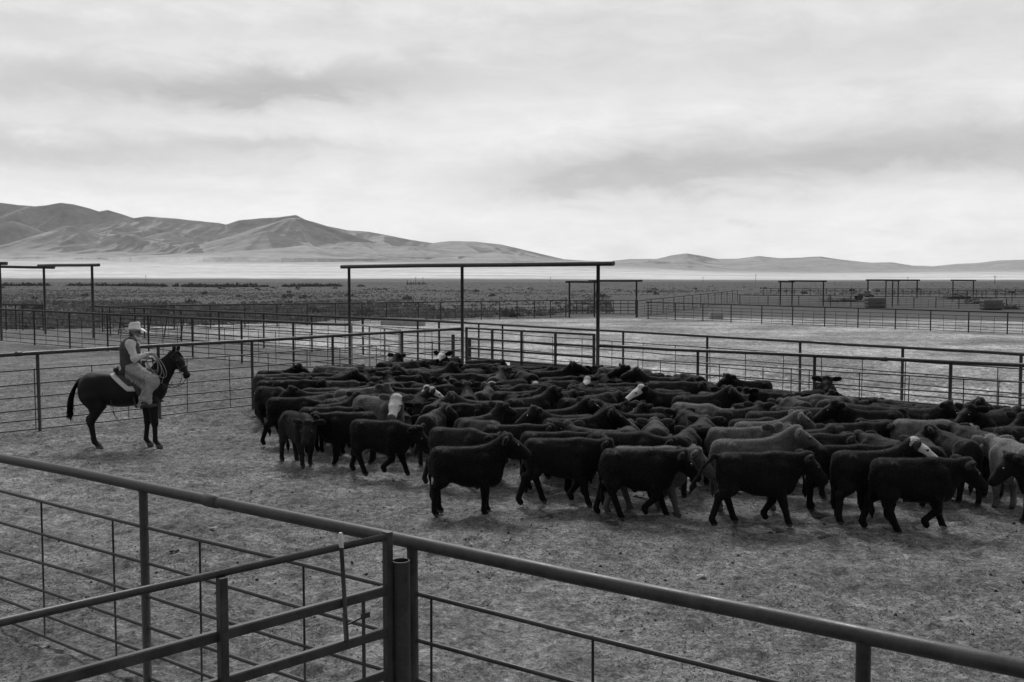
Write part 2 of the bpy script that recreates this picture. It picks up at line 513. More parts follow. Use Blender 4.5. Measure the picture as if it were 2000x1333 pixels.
st_n = t.noise(t.vmath('MULTIPLY', P, (0.012, 0.03, 1.0)), 1.0, 8.0, 0.65, 0.3)
st_f = t.noise(P, 0.35, 5.0, 0.7)
steppe = t.math('MULTIPLY', t.mapr(st_n, 0.3, 0.7, 0.066, 0.108), t.mapr(st_f, 0.3, 0.7, 0.75, 1.25))
alkali = t.mapr(t.noise(t.vmath('MULTIPLY', P, (0.03, 0.055, 1.0)), 1.0, 5.0, 0.6, 0.5), 0.69, 0.73, 0.0, 1.0)
steppe = t.mix(t.math('MULTIPLY', alkali, 0.7), steppe, 0.32)
tone = t.mix(far_edge, tone, steppe)
t.l.new(grey(t, tone), b.inputs['Base Color'])
b.inputs['Roughness'].default_value = 0.95
b.inputs['Specular IOR Level'].default_value = 0.15
h = t.math('ADD', t.math('MULTIPLY', fine, 0.6), t.math('ADD', t.math('MULTIPLY', grit, 0.25), t.math('MULTIPLY', crumb, 0.25)))
t.l.new(t.bump(h, 0.9, 0.035), b.inputs['Normal'])
gm.materials.append(m)
M_DIRT = m

def zg(x, y):
    return float(ground_z(np.array([x], float), np.array([y], float))[0])

# ------------------------------------------------------------------ plain and hills beyond the steppe
SIL = [(-500, 420), (-300, 405), (-150, 412), (-60, 398), (0, 396), (40, 401), (75, 404), (95, 402), (125, 397), (150, 400), (180, 408), (198, 414), (215, 411), (240, 418), (265, 427), (290, 423), (330, 426), (380, 431), (430, 436), (445, 439), (470, 431), (510, 427), (545, 425), (580, 420), (600, 430), (640, 442), (680, 450), (720, 453), (760, 460), (800, 468), (845, 475), (880, 471), (930, 472), (980, 478), (1020, 487), (1060, 497), (1100, 506), (1140, 509), (1180, 511), (1230, 506), (1280, 506), (1310, 499), (1340, 495), (1370, 500), (1400, 506), (1440, 505), (1480, 500), (1520, 504), (1560, 503), (1600, 501), (1640, 507), (1700, 513), (1740, 512), (1780, 519), (1820, 520), (1860, 516), (1900, 514), (1950, 509), (2000, 507), (2100, 500), (2300, 512), (2500, 505)]
BASE = [(-500, 500), (0, 500), (400, 504), (700, 507), (1000, 511), (1200, 518), (1400, 527), (1600, 530), (2000, 526), (2500, 524)]
SX, SY = np.array(SIL).T.astype(float)
BX, BY = np.array(BASE).T.astype(float)
CONES = [  # spurs standing out in front of the crests: pixel u, summit v, distance, half width in pixels, foot v
    (30, 429, 6900, 95, 478), (140, 440, 6700, 125, 488), (522, 450, 6600, 100, 488), (577, 423, 7200, 185, 490), (330, 452, 7300, 100, 486),
    (600, 479, 6100, 130, 499), (238, 491, 6000, 90, 503), (60, 486, 5900, 80, 500), (700, 472, 6800, 130, 496), (800, 480, 6700, 110, 498), (905, 478, 7400, 110, 500), (400, 494, 5900, 100, 504), (960, 492, 6500, 110, 508),
    (1250, 516, 6900, 70, 526), (1340, 512, 6600, 90, 527), (1500, 512, 7000, 120, 528), (1620, 514, 6900, 90, 528), (1720, 519, 6800, 90, 529), (1880, 521, 6800, 90, 530), (1980, 516, 7000, 110, 529)]
UU = np.linspace(-450, 2450, 900)
RR = np.concatenate([np.linspace(1900, 5200, 40), np.linspace(5260, 9600, 190), np.linspace(9700, 12500, 24)])
U, Rr = np.meshgrid(UU, RR, indexing='ij')
Xw = (U - 1000) / F_PX * Rr; Yw = Rr
RC = 8600.0
wobble = (fbm(Xw / 900, Yw / 900, 4, 41) - 0.5) * 2
base = np.interp(U, BX, BY)
fan = (HOR - base) / F_PX * sstep(Rr, 1900, 6300) * Rr
tt = np.clip((Rr - 5700) / (RC - 5700), 0, 1)
warpU = U + 46 * wobble * (1 - tt) * 2
UF = np.linspace(-700, 2700, 1701); SF = np.interp(UF, SX, SY); kk = np.exp(-np.linspace(-2.2, 2.2, 61) ** 2); SB = np.convolve(np.pad(SF, 30, 'edge'), kk / kk.sum(), 'valid')
shp = sstep(tt, .86, 1.0)
sil = np.interp(warpU, UF, SB) * (1 - shp) + np.interp(U, SX, SY) * shp
env = 4 * tt * (1 - tt)
rg = ridged(Xw / 640 + 0.30 * wobble + (Rr - RC) / 5200, Rr / 4200, 4, 61, 0.42)
rg2 = ridged(Xw / 230 + 0.5 * wobble - (Rr - RC) / 2500, Rr / 2300, 3, 77, 0.45)
rg3 = ridged(Xw / 95 + 0.8 * wobble - (Rr - RC) / 1500, Rr / 1100, 3, 83, 0.5)
rise = (base - sil) / F_PX * RC
prof = np.where(Rr <= RC, tt ** 1.55 * (1 - 0.35 * env) , 1 - 0.55 * sstep(Rr, RC, 12500))
amp = np.clip(rise, 30, 450)
hill = rise * prof + env * amp * ((rg - 0.42) * 0.66 + (rg2 - 0.4) * 0.15 + (rg3 - 0.4) * 0.09)
H = fan + np.maximum(hill, -12)
for (cu, cv, cr, hw, fv) in CONES:
    cx, cy = (cu - 1000) / F_PX * cr, cr
    top = (HOR - cv) / F_PX * cr; foot = (HOR - fv) / F_PX * cr
    dx_, dy_ = Xw - cx, Yw - cy
    th = np.arctan2(dy_, dx_)
    rad = hw / F_PX * cr
    spur = 1 + 0.42 * (ridged(th * 1.3 + cu, np.full_like(th, cr / 37.0), 3, 91) - 0.45) + 0.10 * wobble
    q = np.sqrt(dx_ ** 2 + (np.where(dy_ < 0, dy_ * 0.75, dy_ * 0.6)) ** 2) / (rad * spur)
    c = foot + (top - foot) * (1 - np.where(q < 0.12, q * q / 0.24 + 0.06, q)) + 8 * wobble
    c = np.where(q < 1.6, c, -1e3)
    d = H - c
    hh = np.clip(0.5 + 0.5 * d / 26, 0, 1)
    H = np.where(c > -900, H * hh + c * (1 - hh) + 26 * hh * (1 - hh), H)
H = H + (fbm(Xw / 130, Yw / 170, 4, 5) - 0.5) * 6 * sstep(Rr, 5200, 6400)
H = np.where(Rr < 1910, -2.0, H)
a, c = U.shape
ii = (np.arange(a - 1)[:, None] * c + np.arange(c - 1)[None, :]).ravel()
hm = np_mesh('hills', np.stack([Xw, Yw, H + 0.4], -1).reshape(-1, 3), np.stack([ii, ii + c, ii + c + 1, ii + 1], 1))
hills = tag(link('hills', hm), kind='structure')
m, t, b = material('dry_hillside')
geo = t.new('ShaderNodeNewGeometry')
P = geo.outputs['Position']; px, py, pz = t.sep(P)
nz = t.sep(geo.outputs['Normal'])[2]
streak = t.noise(t.vmath('MULTIPLY', P, (0.0011, 0.0045, 0.006)), 1.0, 8.0, 0.62, 0.6)
patch = t.noise(t.vmath('MULTIPLY', P, (0.004, 0.004, 0.008)), 1.0, 7.0, 0.65, 0.8)
scrub = t.noise(P, 0.02, 5.0, 0.7)
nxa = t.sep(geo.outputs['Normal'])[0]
slope = t.math('ADD', t.mapr(nz, 0.925, 0.995, 1.0, 0.0), t.math('MULTIPLY', nxa, 1.5))     # scrub on steep ground, plus shade painted into right-facing flanks for relief
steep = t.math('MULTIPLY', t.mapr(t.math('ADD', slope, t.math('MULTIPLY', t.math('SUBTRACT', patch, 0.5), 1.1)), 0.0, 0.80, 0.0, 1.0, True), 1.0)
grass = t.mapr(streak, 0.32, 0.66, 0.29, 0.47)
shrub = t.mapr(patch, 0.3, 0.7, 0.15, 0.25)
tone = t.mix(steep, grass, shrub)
sunlit_playa = t.mapr(t.math('ADD', py, t.math('MULTIPLY', t.math('SUBTRACT', patch, 0.5), 1500.0)), 4300.0, 5900.0, 1.0, 0.0, True)  # far pale plain; the patch of sun on it is put into its colour
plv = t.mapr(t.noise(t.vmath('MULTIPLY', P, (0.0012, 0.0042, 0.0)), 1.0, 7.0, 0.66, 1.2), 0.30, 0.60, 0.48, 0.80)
tone = t.mix(sunlit_playa, tone, plv)
brink = t.mapr(t.math('ADD', py, t.math('MULTIPLY', t.math('SUBTRACT', patch, 0.5), 700.0)), 2650.0, 3150.0, 1.0, 0.0, True)
tone = t.mix(t.math('MULTIPLY', brink, 0.92), tone, t.mapr(patch, 0.3, 0.7, 0.085, 0.14))
tone = t.math('MULTIPLY', tone, t.mapr(scrub, 0.3, 0.7, 0.82, 1.18))
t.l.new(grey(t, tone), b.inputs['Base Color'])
b.inputs['Roughness'].default_value = 1.0
b.inputs['Specular IOR Level'].default_value = 0.05
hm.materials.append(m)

# ------------------------------------------------------------------ steppe brush (nobody could count it)
def brush(name, spots, blades, seed, mat):
    rg = np.random.default_rng(seed)
    V = []
    for (x, y, w, h) in spots:
        k = blades
        th = rg.random(k) * 6.283; rr = np.sqrt(rg.random(k)) * w * 0.5
        bx, by = x + rr * np.cos(th), y + rr * np.sin(th)
        top = h * (1.05 - 0.55 * (rr / (w * 0.5)) ** 2) * (0.6 + 0.55 * rg.random(k))
        z0 = top * (0.15 + 0.35 * rg.random(k)) * (rg.random(k) < 0.6)
        a2 = rg.random(k) * 6.283; wd = w * (0.16 + 0.14 * rg.random(k))
        lean = 0.35 * w
        p0 = np.stack([bx - np.cos(a2) * wd, by - np.sin(a2) * wd, z0], 1)
        p1 = np.stack([bx + np.cos(a2) * wd, by + np.sin(a2) * wd, z0], 1)
        p2 = np.stack([bx + lean * np.cos(th) * (rr / w), by + lean * np.sin(th) * (rr / w), top], 1)
        V.append(np.stack([p0, p1, p2], 1).reshape(-1, 3))
    V = np.concatenate(V)
    me = np_mesh(name, V, np.arange(len(V)).reshape(-1, 3), False)
    me.materials.append(mat)
    return tag(link(name, me), kind='stuff')
M_SAGE = plain('sagebrush_leaf', 0.30, 0.9, 0.35, 0.2, 0.1)
M_DARKBRUSH = plain('greasewood_leaf', 0.15, 0.9, 0.4, 0.2, 0.1)
M_DRYGRASS = plain('dry_grass', 0.20, 0.9, 0.4, 0.3, 0.1)
def scatter(n, rmin, rmax, seed, dens=None, umin=-150, umax=2150, power=1.0):
    rg = np.random.default_rng(seed); out = []
    while len(out) < n:
        q = rg.random(4000)
        y = (rmin ** power + (rmax ** power - rmin ** power) * q) ** (1 / power)
        u = umin + (umax - umin) * rg.random(4000)
        x = (u - 1000) / F_PX * y
        keep = np.ones(4000, bool) if dens is None else rg.random(4000) < dens(x, y)
        out += list(zip(x[keep], y[keep]))
    return out[:n]
def steppe_dens(x, y):
    edge = np.where(x < 4, 66 + 0.0 * x + np.clip((x + 30) * 0.75, 0, 26), 96 + 0.35 * x)
    pens = (x > 8) & (y < 215) & (x / y > 0.10)
    d = sstep(fbm(x / 22, y / 30, 4, 8), 0.36, 0.62)
    return np.where((y > edge) & ~pens, 0.12 + 0.88 * d, 0)
rg = np.random.default_rng(4)
sp = [(x, y, 0.25 + 0.45 * rg.random() ** 2, 0.14 + 0.24 * rg.random()) for x, y in scatter(12000, 66, 330, 12, steppe_dens, power=0.6)]
brush('sagebrush', sp, 8, 1, M_SAGE)
sp = [(x, y, 0.8 + 1.1 * rg.random(), 0.22 + 0.3 * rg.random()) for x, y in scatter(2200, 300, 1900, 13, steppe_dens, power=0.35)]
brush('far_sagebrush', sp, 6, 2, M_SAGE)
sp = []
for i in range(620):      # the brushy wash that crosses the steppe on the left
    u = -120 + 830 * rg.random()
    Y = 560 - 0.12 * (u - 100) + rg.normal(0, 8) + 40 * math.sin(u / 90.0)
    if fbm(np.array([u / 60.0]), np.array([1.0]), 2, 9)[0] < 0.33: continue
    sp.append(((u - 1000) / F_PX * Y, Y, 2.0 + 2.2 * rg.random(), 0.9 + 1.5 * rg.random() ** 2))
brush('wash_brush', sp, 12, 3, M_DARKBRUSH)
sp = [(x, y, 0.35 + 0.4 * rg.random(), 0.22 + 0.3 * rg.random()) for x, y in scatter(2600, 64, 150, 15, steppe_dens, power=0.5)]
brush('dry_grass', sp, 7, 5, M_DRYGRASS)
sp = [(x, y, 1.0 + 1.4 * rg.random(), 0.5 + 0.6 * rg.random()) for x, y in scatter(60, 70, 420, 19, steppe_dens, power=0.4)]
brush('greasewood', sp, 14, 6, M_DARKBRUSH)

# ------------------------------------------------------------------ pipe fences
RAILZ = (0.80, 0.62, 0.46, 0.30, 0.17, 0.05)
def jitter(a, b, n, amp, rg):
    return [a.lerp(b, i / n) + Vector((rg.normal(0, amp), rg.normal(0, amp), rg.normal(0, amp) * 0.8)) for i in range(n + 1)]
def fence(label, a, b, posts, za, zb, stays=(), rails=RAILZ, post_r=0.031, rail_r=0.0125, top_r=0.0365, stay_r=0.008, mat=None, seed=1, collar=None, ext=(0, 0), sides=10):
    """one run of welded pipe fence between ground points a and b; posts and stays as fractions of the run"""
    mat = mat or M_PIPE
    if mat is M_PIPE_FAR: rail_r, top_r, stay_r, post_r = max(rail_r, .019), max(top_r, .048), .012, max(post_r, .042)
    rg = np.random.default_rng(seed)
    a, b = Vector(a), Vector(b)
    root = tag(empty('pipe_fence', a), label, 'fence', 'pipe fences of the stockyard')
    la, lb = Vector((0, 0, 0)), b - a
    L = lb.length; d = lb / L
    zt = lambda f: za + (zb - za) * f
    P = lambda f, z: lb * f + Vector((0, 0, z))
    mb = MB()
    n = max(8, int(L / 1.2))
    pts = [P(i / n, zt(i / n)) + Vector((0, 0, rg.normal(0, 0.004))) for i in range(n + 1)]
    pts[0] -= d * ext[0]; pts[-1] += d * ext[1]
    mb.tube(pts, top_r, sides)
    mb.build('top_rail', mat, root)
    if collar is not None:
        mb = MB(); c = P(collar, zt(collar))
        mb.tube([c - d * 0.075, c - d * 0.07, c + d * 0.07, c + d * 0.075], [top_r * 1.02, top_r * 1.2, top_r * 1.2, top_r * 1.02], sides)
        mb.build('pipe_sleeve', mat, root)
    for f in posts:
        mb = MB(); tilt = Vector((rg.normal(0, 0.006), rg.normal(0, 0.006), 0))
        p0 = P(f, -0.12); p1 = P(f, zt(f) - top_r * 0.4) + tilt
        mb.tube([p0, p1 - Vector((0, 0, .035)), p1], [post_r, post_r, post_r * 1.22], sides)
        mb.build('post', mat, root)
    for r in rails:
        mb = MB()
        pts = [P(i / n, zt(i / n) * r) + Vector((0, 0, rg.normal(0, 0.006))) for i in range(n + 1)]
        mb.tube(pts, rail_r, max(6, sides - 2)); mb.build('rail', mat, root)
    for f in stays:
        mb = MB()
        mb.tube([P(f + rg.normal(0, 0.0006), zt(f) * rails[-1] - 0.02), P(f, zt(f) * rails[0] + 0.012)], stay_r, 6)
        mb.build('stay', mat, root)
    return root
def frac_u(a, b, us):
    """where the vertical plane through the pixel column u meets the run a-b"""
    out = []
    a, b = Vector(a), Vector(b)
    for u in us:
        k = (u - 1000) / F_PX
        # x = k*depth, with depth ~ y*cosP - (z-h)*sinP ; take ground-level depth at mid height
        f = lambda p: p.x - k * (p.y * math.cos(PITCH) + (CAM_H - 0.9) * math.sin(PITCH))
        fa, fb = f(a), f(b)
        out.append(fa / (fa - fb))
    return out
def even(posts, k):
    """k stays between each neighbouring pair of posts"""
    o = []
    for p, q in zip(posts[:-1], posts[1:]):
        o += [p + (q - p) * (i + 1) / (k + 1) for i in range(k)]
    return o
def g0(p): return Vector((p.x, p.y, 0))

# the fence along the near side of the big pen
A, B = g0(hit(-120, 868.3, 1.62)), g0(hit(2120, 1329.7, 1.62))
ps = frac_u(A, B, [-100, 284, 808, 1682])
st = frac_u(A, B, [83, 222, 392, 594, 843, 1157, 1900])
fence('near pipe fence running across the bottom of the picture in front of the herd', A, B, ps, 1.62, 1.62, st, seed=3, collar=frac_u(A, B, [418])[0], post_r=0.034, top_r=0.042, rail_r=0.0145, stay_r=0.0085, sides=16)

# the fence behind the rider
A, B = g0(hit(-90, 862)), Vector(((903 - 1000) / F_PX * 31.0, 31.0, 0))
A = g0(hit(76, 845)) + (g0(hit(76, 845)) - g0(hit(311, 818))).normalized() * 2.2
ps = frac_u(A, B, [-30, 76, 311, 493, 650, 786])
st = frac_u(A, B, [-8, 68, 180, 250, 366, 448, 524, 600, 664, 735, 760, 845])
fence('long pipe fence right behind the mounted rider', A, B, ps, 1.70, 1.75, st, seed=5, collar=frac_u(A, B, [38])[0], post_r=0.036, top_r=0.043, rail_r=0.0155, stay_r=.0105)

# the fence along the right rear of the herd
A, B = Vector(((1170 - 1000) / F_PX * 27.0, 27.0, 0)), g0(hit(2150, 721, 1.66))
ps = frac_u(A, B, [1363, 1590, 1855, 2110])
st = frac_u(A, B, [1246, 1290, 1405, 1490, 1545, 1580, 1678, 1775, 1881, 1950])
fence('pipe fence touching the right rear edge of the herd', A, B, ps, 1.47, 1.66, st, rail_r=0.0155, stay_r=.0105, top_r=.042, post_r=.035, seed=6, collar=frac_u(A, B, [1725])[0])

# the long fence behind it that carries on past the gates to the left
A, B = Vector(((183 - 1000) / F_PX * 60.0, 60.0, 0)), g0(hit(900, 630, 1.62))
ps = frac_u(A, B, [183, 215, 282, 354, 428, 515, 609, 709, 816, 858])
fence('long pipe fence slanting in from the far left to behind the herd gate', A, B, ps, 1.70, 1.62, even(ps, 2), seed=7, mat=M_PIPE_FAR, sides=8)
A2, B2 = B, g0(hit(2150, 701, 1.62))
ps = frac_u(A2, B2, [935, 982, 1217, 1381, 1563, 1762, 1993])
st = frac_u(A2, B2, [1023, 1079, 1137, 1195, 1256, 1319, 1386, 1456, 1530, 1604, 1684, 1768, 1948])
fence('pipe fence across the alley just beyond the right rear fence', A2, B2, ps, 1.62, 1.62, st, rail_r=0.016, stay_r=.0105, top_r=.042, post_r=.036, seed=8)

# fences of the pens to the left
A, B = Vector(((-20 - 1000) / F_PX * 53.0, 53.0, 0)), Vector(((679 - 1000) / F_PX * 35.0, 35.0, 0))
ps = frac_u(A, B, [-15, 67, 136, 210, 290, 376, 472, 573])
fence('pipe fence from the left edge to the left post of the tall herd gate', A, B, ps, 1.74, 1.68, even(ps + [0.995], 2), seed=9, mat=M_PIPE_FAR, sides=8)
A, B = Vector(((176 - 1000) / F_PX * 62.0, 62.0, 0)), Vector(((1108 - 1000) / F_PX * 88.0, 88.0, 0))
ps = frac_u(A, B, [200, 263, 340, 411, 478, 541, 600, 655, 707, 755, 817, 861, 902, 940, 976, 1010, 1044, 1075, 1105])
fence('far pipe fence along the edge of the sagebrush', A, B, ps, 1.62, 1.50, even(ps, 2), seed=10, mat=M_PIPE_FAR, sides=8, post_r=0.036)
A, B = Vector(((-20 - 1000) / F_PX * 66.0, 66.0, 0)), Vector(((86 - 1000) / F_PX * 64.0, 64.0, 0))
ps = frac_u(A, B, [-15, 12, 31, 44, 84])
fence('short pipe fence at the left edge under the tall frames', A, B, ps, 1.65, 1.68, even(ps, 1), seed=11, mat=M_PIPE_FAR, sides=8)

# fences of the pens far to the right
A, B = Vector(((1262 - 1000) / F_PX * 84.0, 84.0, 0)), Vector(((2100 - 1000) / F_PX * 57.0, 57.0, 0))
ps = frac_u(A, B, [1266, 1319, 1373, 1428, 1488, 1548, 1611, 1676, 1749, 1818, 1892, 1968, 2060])
fence('pipe fence across the pale far pens on the right', A, B, ps, 1.42, 1.30, even(ps, 2), seed=12, mat=M_PIPE_FAR, sides=8, post_r=0.04)
A, B = Vector(((1245 - 1000) / F_PX * 88.0, 88.0, 0)), Vector(((1440 - 1000) / F_PX * 152.0, 152.0, 0))
n = 12
fence('pipe fence leading away from the low far gate towards the tall frames', A, B, [i / n for i in range(n + 1)], 1.45, 1.7, [(i + .5) / n for i in range(n)], seed=13, mat=M_PIPE_FAR, sides=6, post_r=0.042)
A, B = Vector(((1440 - 1000) / F_PX * 130.0, 130.0, 0)), Vector(((2100 - 1000) / F_PX * 108.0, 108.0, 0))
ps = frac_u(A, B, [1445, 1500, 1560, 1622, 1662, 1702, 1743, 1785, 1828, 1873, 1919, 1966, 2040])
fence('far pipe fence in front of the hay bales', A, B, ps, 1.35, 1.30, even(ps, 2), seed=14, mat=M_PIPE_FAR, sides=6, post_r=0.05)
A, B = Vector(((1490 - 1000) / F_PX * 215.0, 215.0, 0)), Vector(((2080 - 1000) / F_PX * 185.0, 185.0, 0))
n = 34
fence('farthest pipe fence behind the hay bales', A, B, [i / n for i in range(n + 1)], 1.5, 1.6, (), rails=(0.7, 0.4), seed=15, mat=M_PIPE_FAR, sides=6, post_r=0.055, rail_r=0.02, top_r=0.045)
A, B = Vector(((1860 - 1000) / F_PX * 150.0, 150.0, 0)), Vector(((2100 - 1000) / F_PX * 140.0, 140.0, 0))
n = 8
fence('pipe fence at the far right edge beside the brush piles', A, B, [i / n for i in range(n + 1)], 1.7, 1.7, (), rails=(0.7, 0.4), seed=16, mat=M_PIPE_FAR, sides=6, post_r=0.05, rail_r=0.02)

# ------------------------------------------------------------------ tall pipe frames over the gateways
def frame(label, posts, beams, r=0.052, mat=None, beam_r=None):
    """posts: ground points with their heights; beams: pairs of points"""
    mat = mat or M_PIPE
    o = g0(posts[0][0])
    root = tag(empty('gateway_frame', o), label, 'gateway frame', 'tall pipe frames over the gateways')
    for p, h in posts:
        mb = MB(); q = g0(p) - o
        mb.tube([q + Vector((0, 0, -0.1)), q + Vector((0, 0, h))], r, 12); mb.build('post', mat, root)
    for p, q in beams:
        mb = MB(); p, q = Vector(p) - o, Vector(q) - o
        br = beam_r or r * 1.25
        mb.tube([p, p.lerp(q, .33) + Vector((0, 0, .012)), p.lerp(q, .66), q], br, 14, cap=False)
        # open pipe ends
        for e, s in ((p, 1), (q, -1)):
            dv = (q - p).normalized() * s
            mb.tube([e + dv * 0.12, e], [br * 0.86, br * 0.86], 14, cap=True)
            mb.tube([e, e + dv * 0.001], [br * 0.86, br], 14, cap=False)
        mb.build('crossbeam', mat, root)
    return root
def col(u, Y): return Vector(((u - 1000) / F_PX * (Y * math.cos(PITCH) + 2.0 * math.sin(PITCH)), Y, 0))
G0, G1, G2 = col(683, 34.5), col(903, 31.0), col(1167.5, 27.0)
dG = (G2 - G0).normalized()
frame('tall pipe frame with a long crossbeam over the herd gate', [(G0, 3.66), (G1, 3.66), (G2, 3.66)], [(G0 - dG * 0.42 + Vector((0, 0, 3.72)), G2 + dG * 0.52 + Vector((0, 0, 3.70)))], r=0.050, beam_r=0.066)
za = at_y(2, 516, 54).z
frame('tall pipe frame cut by the left edge of the picture', [(col(2, 54), za), (col(-190, 54), za)], [(at_y(-205, 514, 54), at_y(14, 515, 54))], r=0.075, mat=M_PIPE)
zb = at_y(88, 521, 62).z
frame('tall pipe frame second from the left edge', [(col(88, 62), zb), (col(-40, 64), zb)], [(at_y(-55, 521, 64), at_y(106, 523, 62))], r=0.072)
zc = at_y(182, 518, 56).z
frame('tall pipe frame third from the left edge', [(col(182, 56), zc), (col(88, 60.5), zc)], [(at_y(75, 519.5, 60.5), at_y(193, 518, 56))], r=0.072)
def small_frame(label, specs, beams, r):
    frame(label, [(col(u, Y), at_y(u, v, Y).z) for u, v, Y in specs], [(at_y(a[0], a[1], a[2]), at_y(b[0], b[1], b[2])) for a, b in beams], r=r, mat=M_PIPE_FAR)
small_frame('low far pipe frame seen under the right end of the long crossbeam', [(1112, 551, 87), (1161, 551, 88), (1243, 549, 87)], [((1105, 551, 87), (1166, 551.3, 88)), ((1149, 549.3, 88), (1255, 548.8, 87))], 0.075)
small_frame('far pipe frame of three posts left of the hay bales', [(1524, 550, 126), (1547, 550, 127), (1608, 549, 125)], [((1521, 550.4, 126), (1551, 550.8, 127)), ((1540, 549.3, 127), (1615, 549.6, 125))], 0.085)
small_frame('widest far pipe frame above the left hay bale', [(1695, 548, 185), (1791, 548, 182)], [((1691, 547.4, 185), (1797, 547.8, 182))], 0.12)
small_frame('narrow far pipe frame right of the left hay bale', [(1730, 548.6, 130), (1743, 548.6, 128), (1754, 548.6, 130)], [((1728, 548.4, 130), (1757, 549, 130))], 0.075)
small_frame('farthest pipe frame standing above the right hay bale', [(1861, 548, 190), (1901, 548.4, 190)], [((1857, 547.8, 190), (1906, 548.4, 190))], 0.11)

# ------------------------------------------------------------------ gates
def gate(label, a, b, zs, ups, tube_w, mat, upw=None, square=True, top_round=None):
    a, b = Vector(a), Vector(b)
    root = tag(empty('pipe_gate', g0(a)), label, 'gate', 'swinging pipe gates')
    d = (b - a).normalized(); L = (b - a).length; zz = Vector((0, 0, 1))
    for i, z in enumerate(zs):
        mb = MB()
        if square and not (i == 0 and top_round): mb.bar(zz * z, d * L + zz * z, tube_w * 0.7, tube_w)
        else: mb.tube([zz * z, d * L * .5 + zz * (z + .006), d * L + zz * z], top_round or tube_w / 2, 12)
        mb.build('rail', mat, root)
    for f in ups:
        mb = MB(); q = d * (L * f)
        off = Vector((d.y, -d.x, 0)) * (tube_w * 0.5 if 0.01 < f < 0.99 else 0.0)
        if off.y > 0: off = -off
        mb.bar(q + off + zz * (zs[-1] - 0.03), q + off + zz * (zs[0] + (0.03 if f in (0, 1) else -0.01)), upw or tube_w, (upw or tube_w) * 0.8, up=d)
        mb.build('upright', mat, root)
    return root, d, L
M_LEVER = pipe_mat('bare_steel_rod', 0.065, 0.5)
# near gate, swung open towards the camera on the left
ga = g0(at_y(757, 1048, 5.92)); gz = at_y(757, 1048, 5.92).z
gb = g0(hit(-60, 1231.5, gz))
zs = [gz] + [at_y(757, v, 5.92).z for v in (1152, 1233, 1315)] + [0.62, 0.36, 0.16]
gdir = (gb - ga).normalized()
gL = (gb - ga).length
up2 = frac_u(ga, gb, [433])[0]
root, d, L = gate('near tube gate standing open at the lower left, swung from the open topped post', ga, gb + gdir * 1.2, zs, [0.0, up2 * gL / (gL + 1.2), 0.98], 0.058, M_TUBE, top_round=0.021)
lp = frac_u(ga, gb, [671])[0] * gL
def on_gate(s, z, off=0.0):
    return gdir * s + Vector((gdir.y, -gdir.x, 0)) * off + Vector((0, 0, z))
sgn = -1 if Vector((gdir.y, -gdir.x, 0)).y > 0 else 1
mb = MB(); mb.tube([on_gate(lp - .002, zs[2] + .04, .035 * sgn), on_gate(lp + .008, zs[1] - .04, .035 * sgn), on_gate(lp + .03, gz + .02, .035 * sgn)], 0.0125, 10); lev = mb.build('latch_lever', M_LEVER, root)
mb = MB(); mb.tube([on_gate(lp + .028, gz + .005, .035 * sgn), on_gate(lp + .031, gz + .02, .035 * sgn), on_gate(lp + .034, gz + .085, .035 * sgn), on_gate(lp + .035, gz + .094, .035 * sgn)], [.012, .0145, .0145, .009], 12); mb.build('grip', M_CAP, lev)
mb = MB(); mb.bar(on_gate(lp - .003, zs[2] + .03, .03 * sgn), on_gate(lp + .008, zs[1] - .06, .03 * sgn), .035, .012, up=gdir); mb.build('latch_paddle', M_TUBE, lev)
mb = MB(); sp_ = frac_u(ga, gb, [711])[0] * gL
mb.bar(on_gate(sp_, zs[-1]), on_gate(sp_, zs[1] - .03), .018, .018, up=gdir); mb.build('latch_bar', M_TUBE, root)
mb = MB(); mb.bar(on_gate(lp - .01, zs[1] - .135, .02 * sgn), on_gate(sp_ - .02, zs[1] - .11, .02 * sgn), .008, .012); mb.bar(on_gate(sp_ - .03, zs[1] - .11, .02 * sgn), on_gate(sp_ + .03, zs[1] - .11, .02 * sgn), .012, .035); mb.build('latch_plate', M_TUBE, root)
# its open topped post
gp = at_y(783, 1095, 5.95)
pr = 0.054
root = tag(empty('gate_post', g0(gp)), 'thick open topped pipe post between the near gate and the near fence', 'post')
mb = MB(); mb.tube([(0, 0, -.1), (0, 0, gp.z)], pr, 24, cap=False); mb.tube([(0, 0, gp.z), (0, 0, gp.z + .0005)], [pr, pr * .9], 24, cap=False); mb.tube([(0, 0, gp.z - .35), (0, 0, gp.z)], pr * .9, 24, cap=False); mb.tube([(0, 0, gp.z - .351), (0, 0, gp.z - .35)], pr * .9, 24); mb.build('pipe', M_PIPE, root)
for z in (1.18, 0.73, 0.30):
    mb = MB(); mb.tube([Vector((-.05, -.02, z)), Vector((-.10, -.02, z))], .010, 8); mb.tube([Vector((-.062, -.02, z - .03)), Vector((-.062, -.02, z + .03))], .013, 10); mb.build('hinge', M_PIPE, root)

# herd gate under the frame
ga, gb = G1.lerp(G2, 0.035), G1.lerp(G2, 0.975)
gate('closed tube gate below the long crossbeam behind the herd', ga, gb, [1.77, 1.45, 1.15, 0.85, 0.5, 0.2], [0.0, 0.23, 0.47, 0.73, 1.0], 0.06, M_TUBE, upw=0.075)
# the pale open gate to the left of it
ga, gb = G0 + dG * 0.12, col(782, 30.0)
gate('pale galvanised gate swung open at the left of the long crossbeam', ga, gb, [1.74, 1.38, 1.05, 0.72, 0.40, 0.14], [0.0, 0.41, 0.72, 1.0], 0.05, M_PALE_TUBE, upw=0.05)
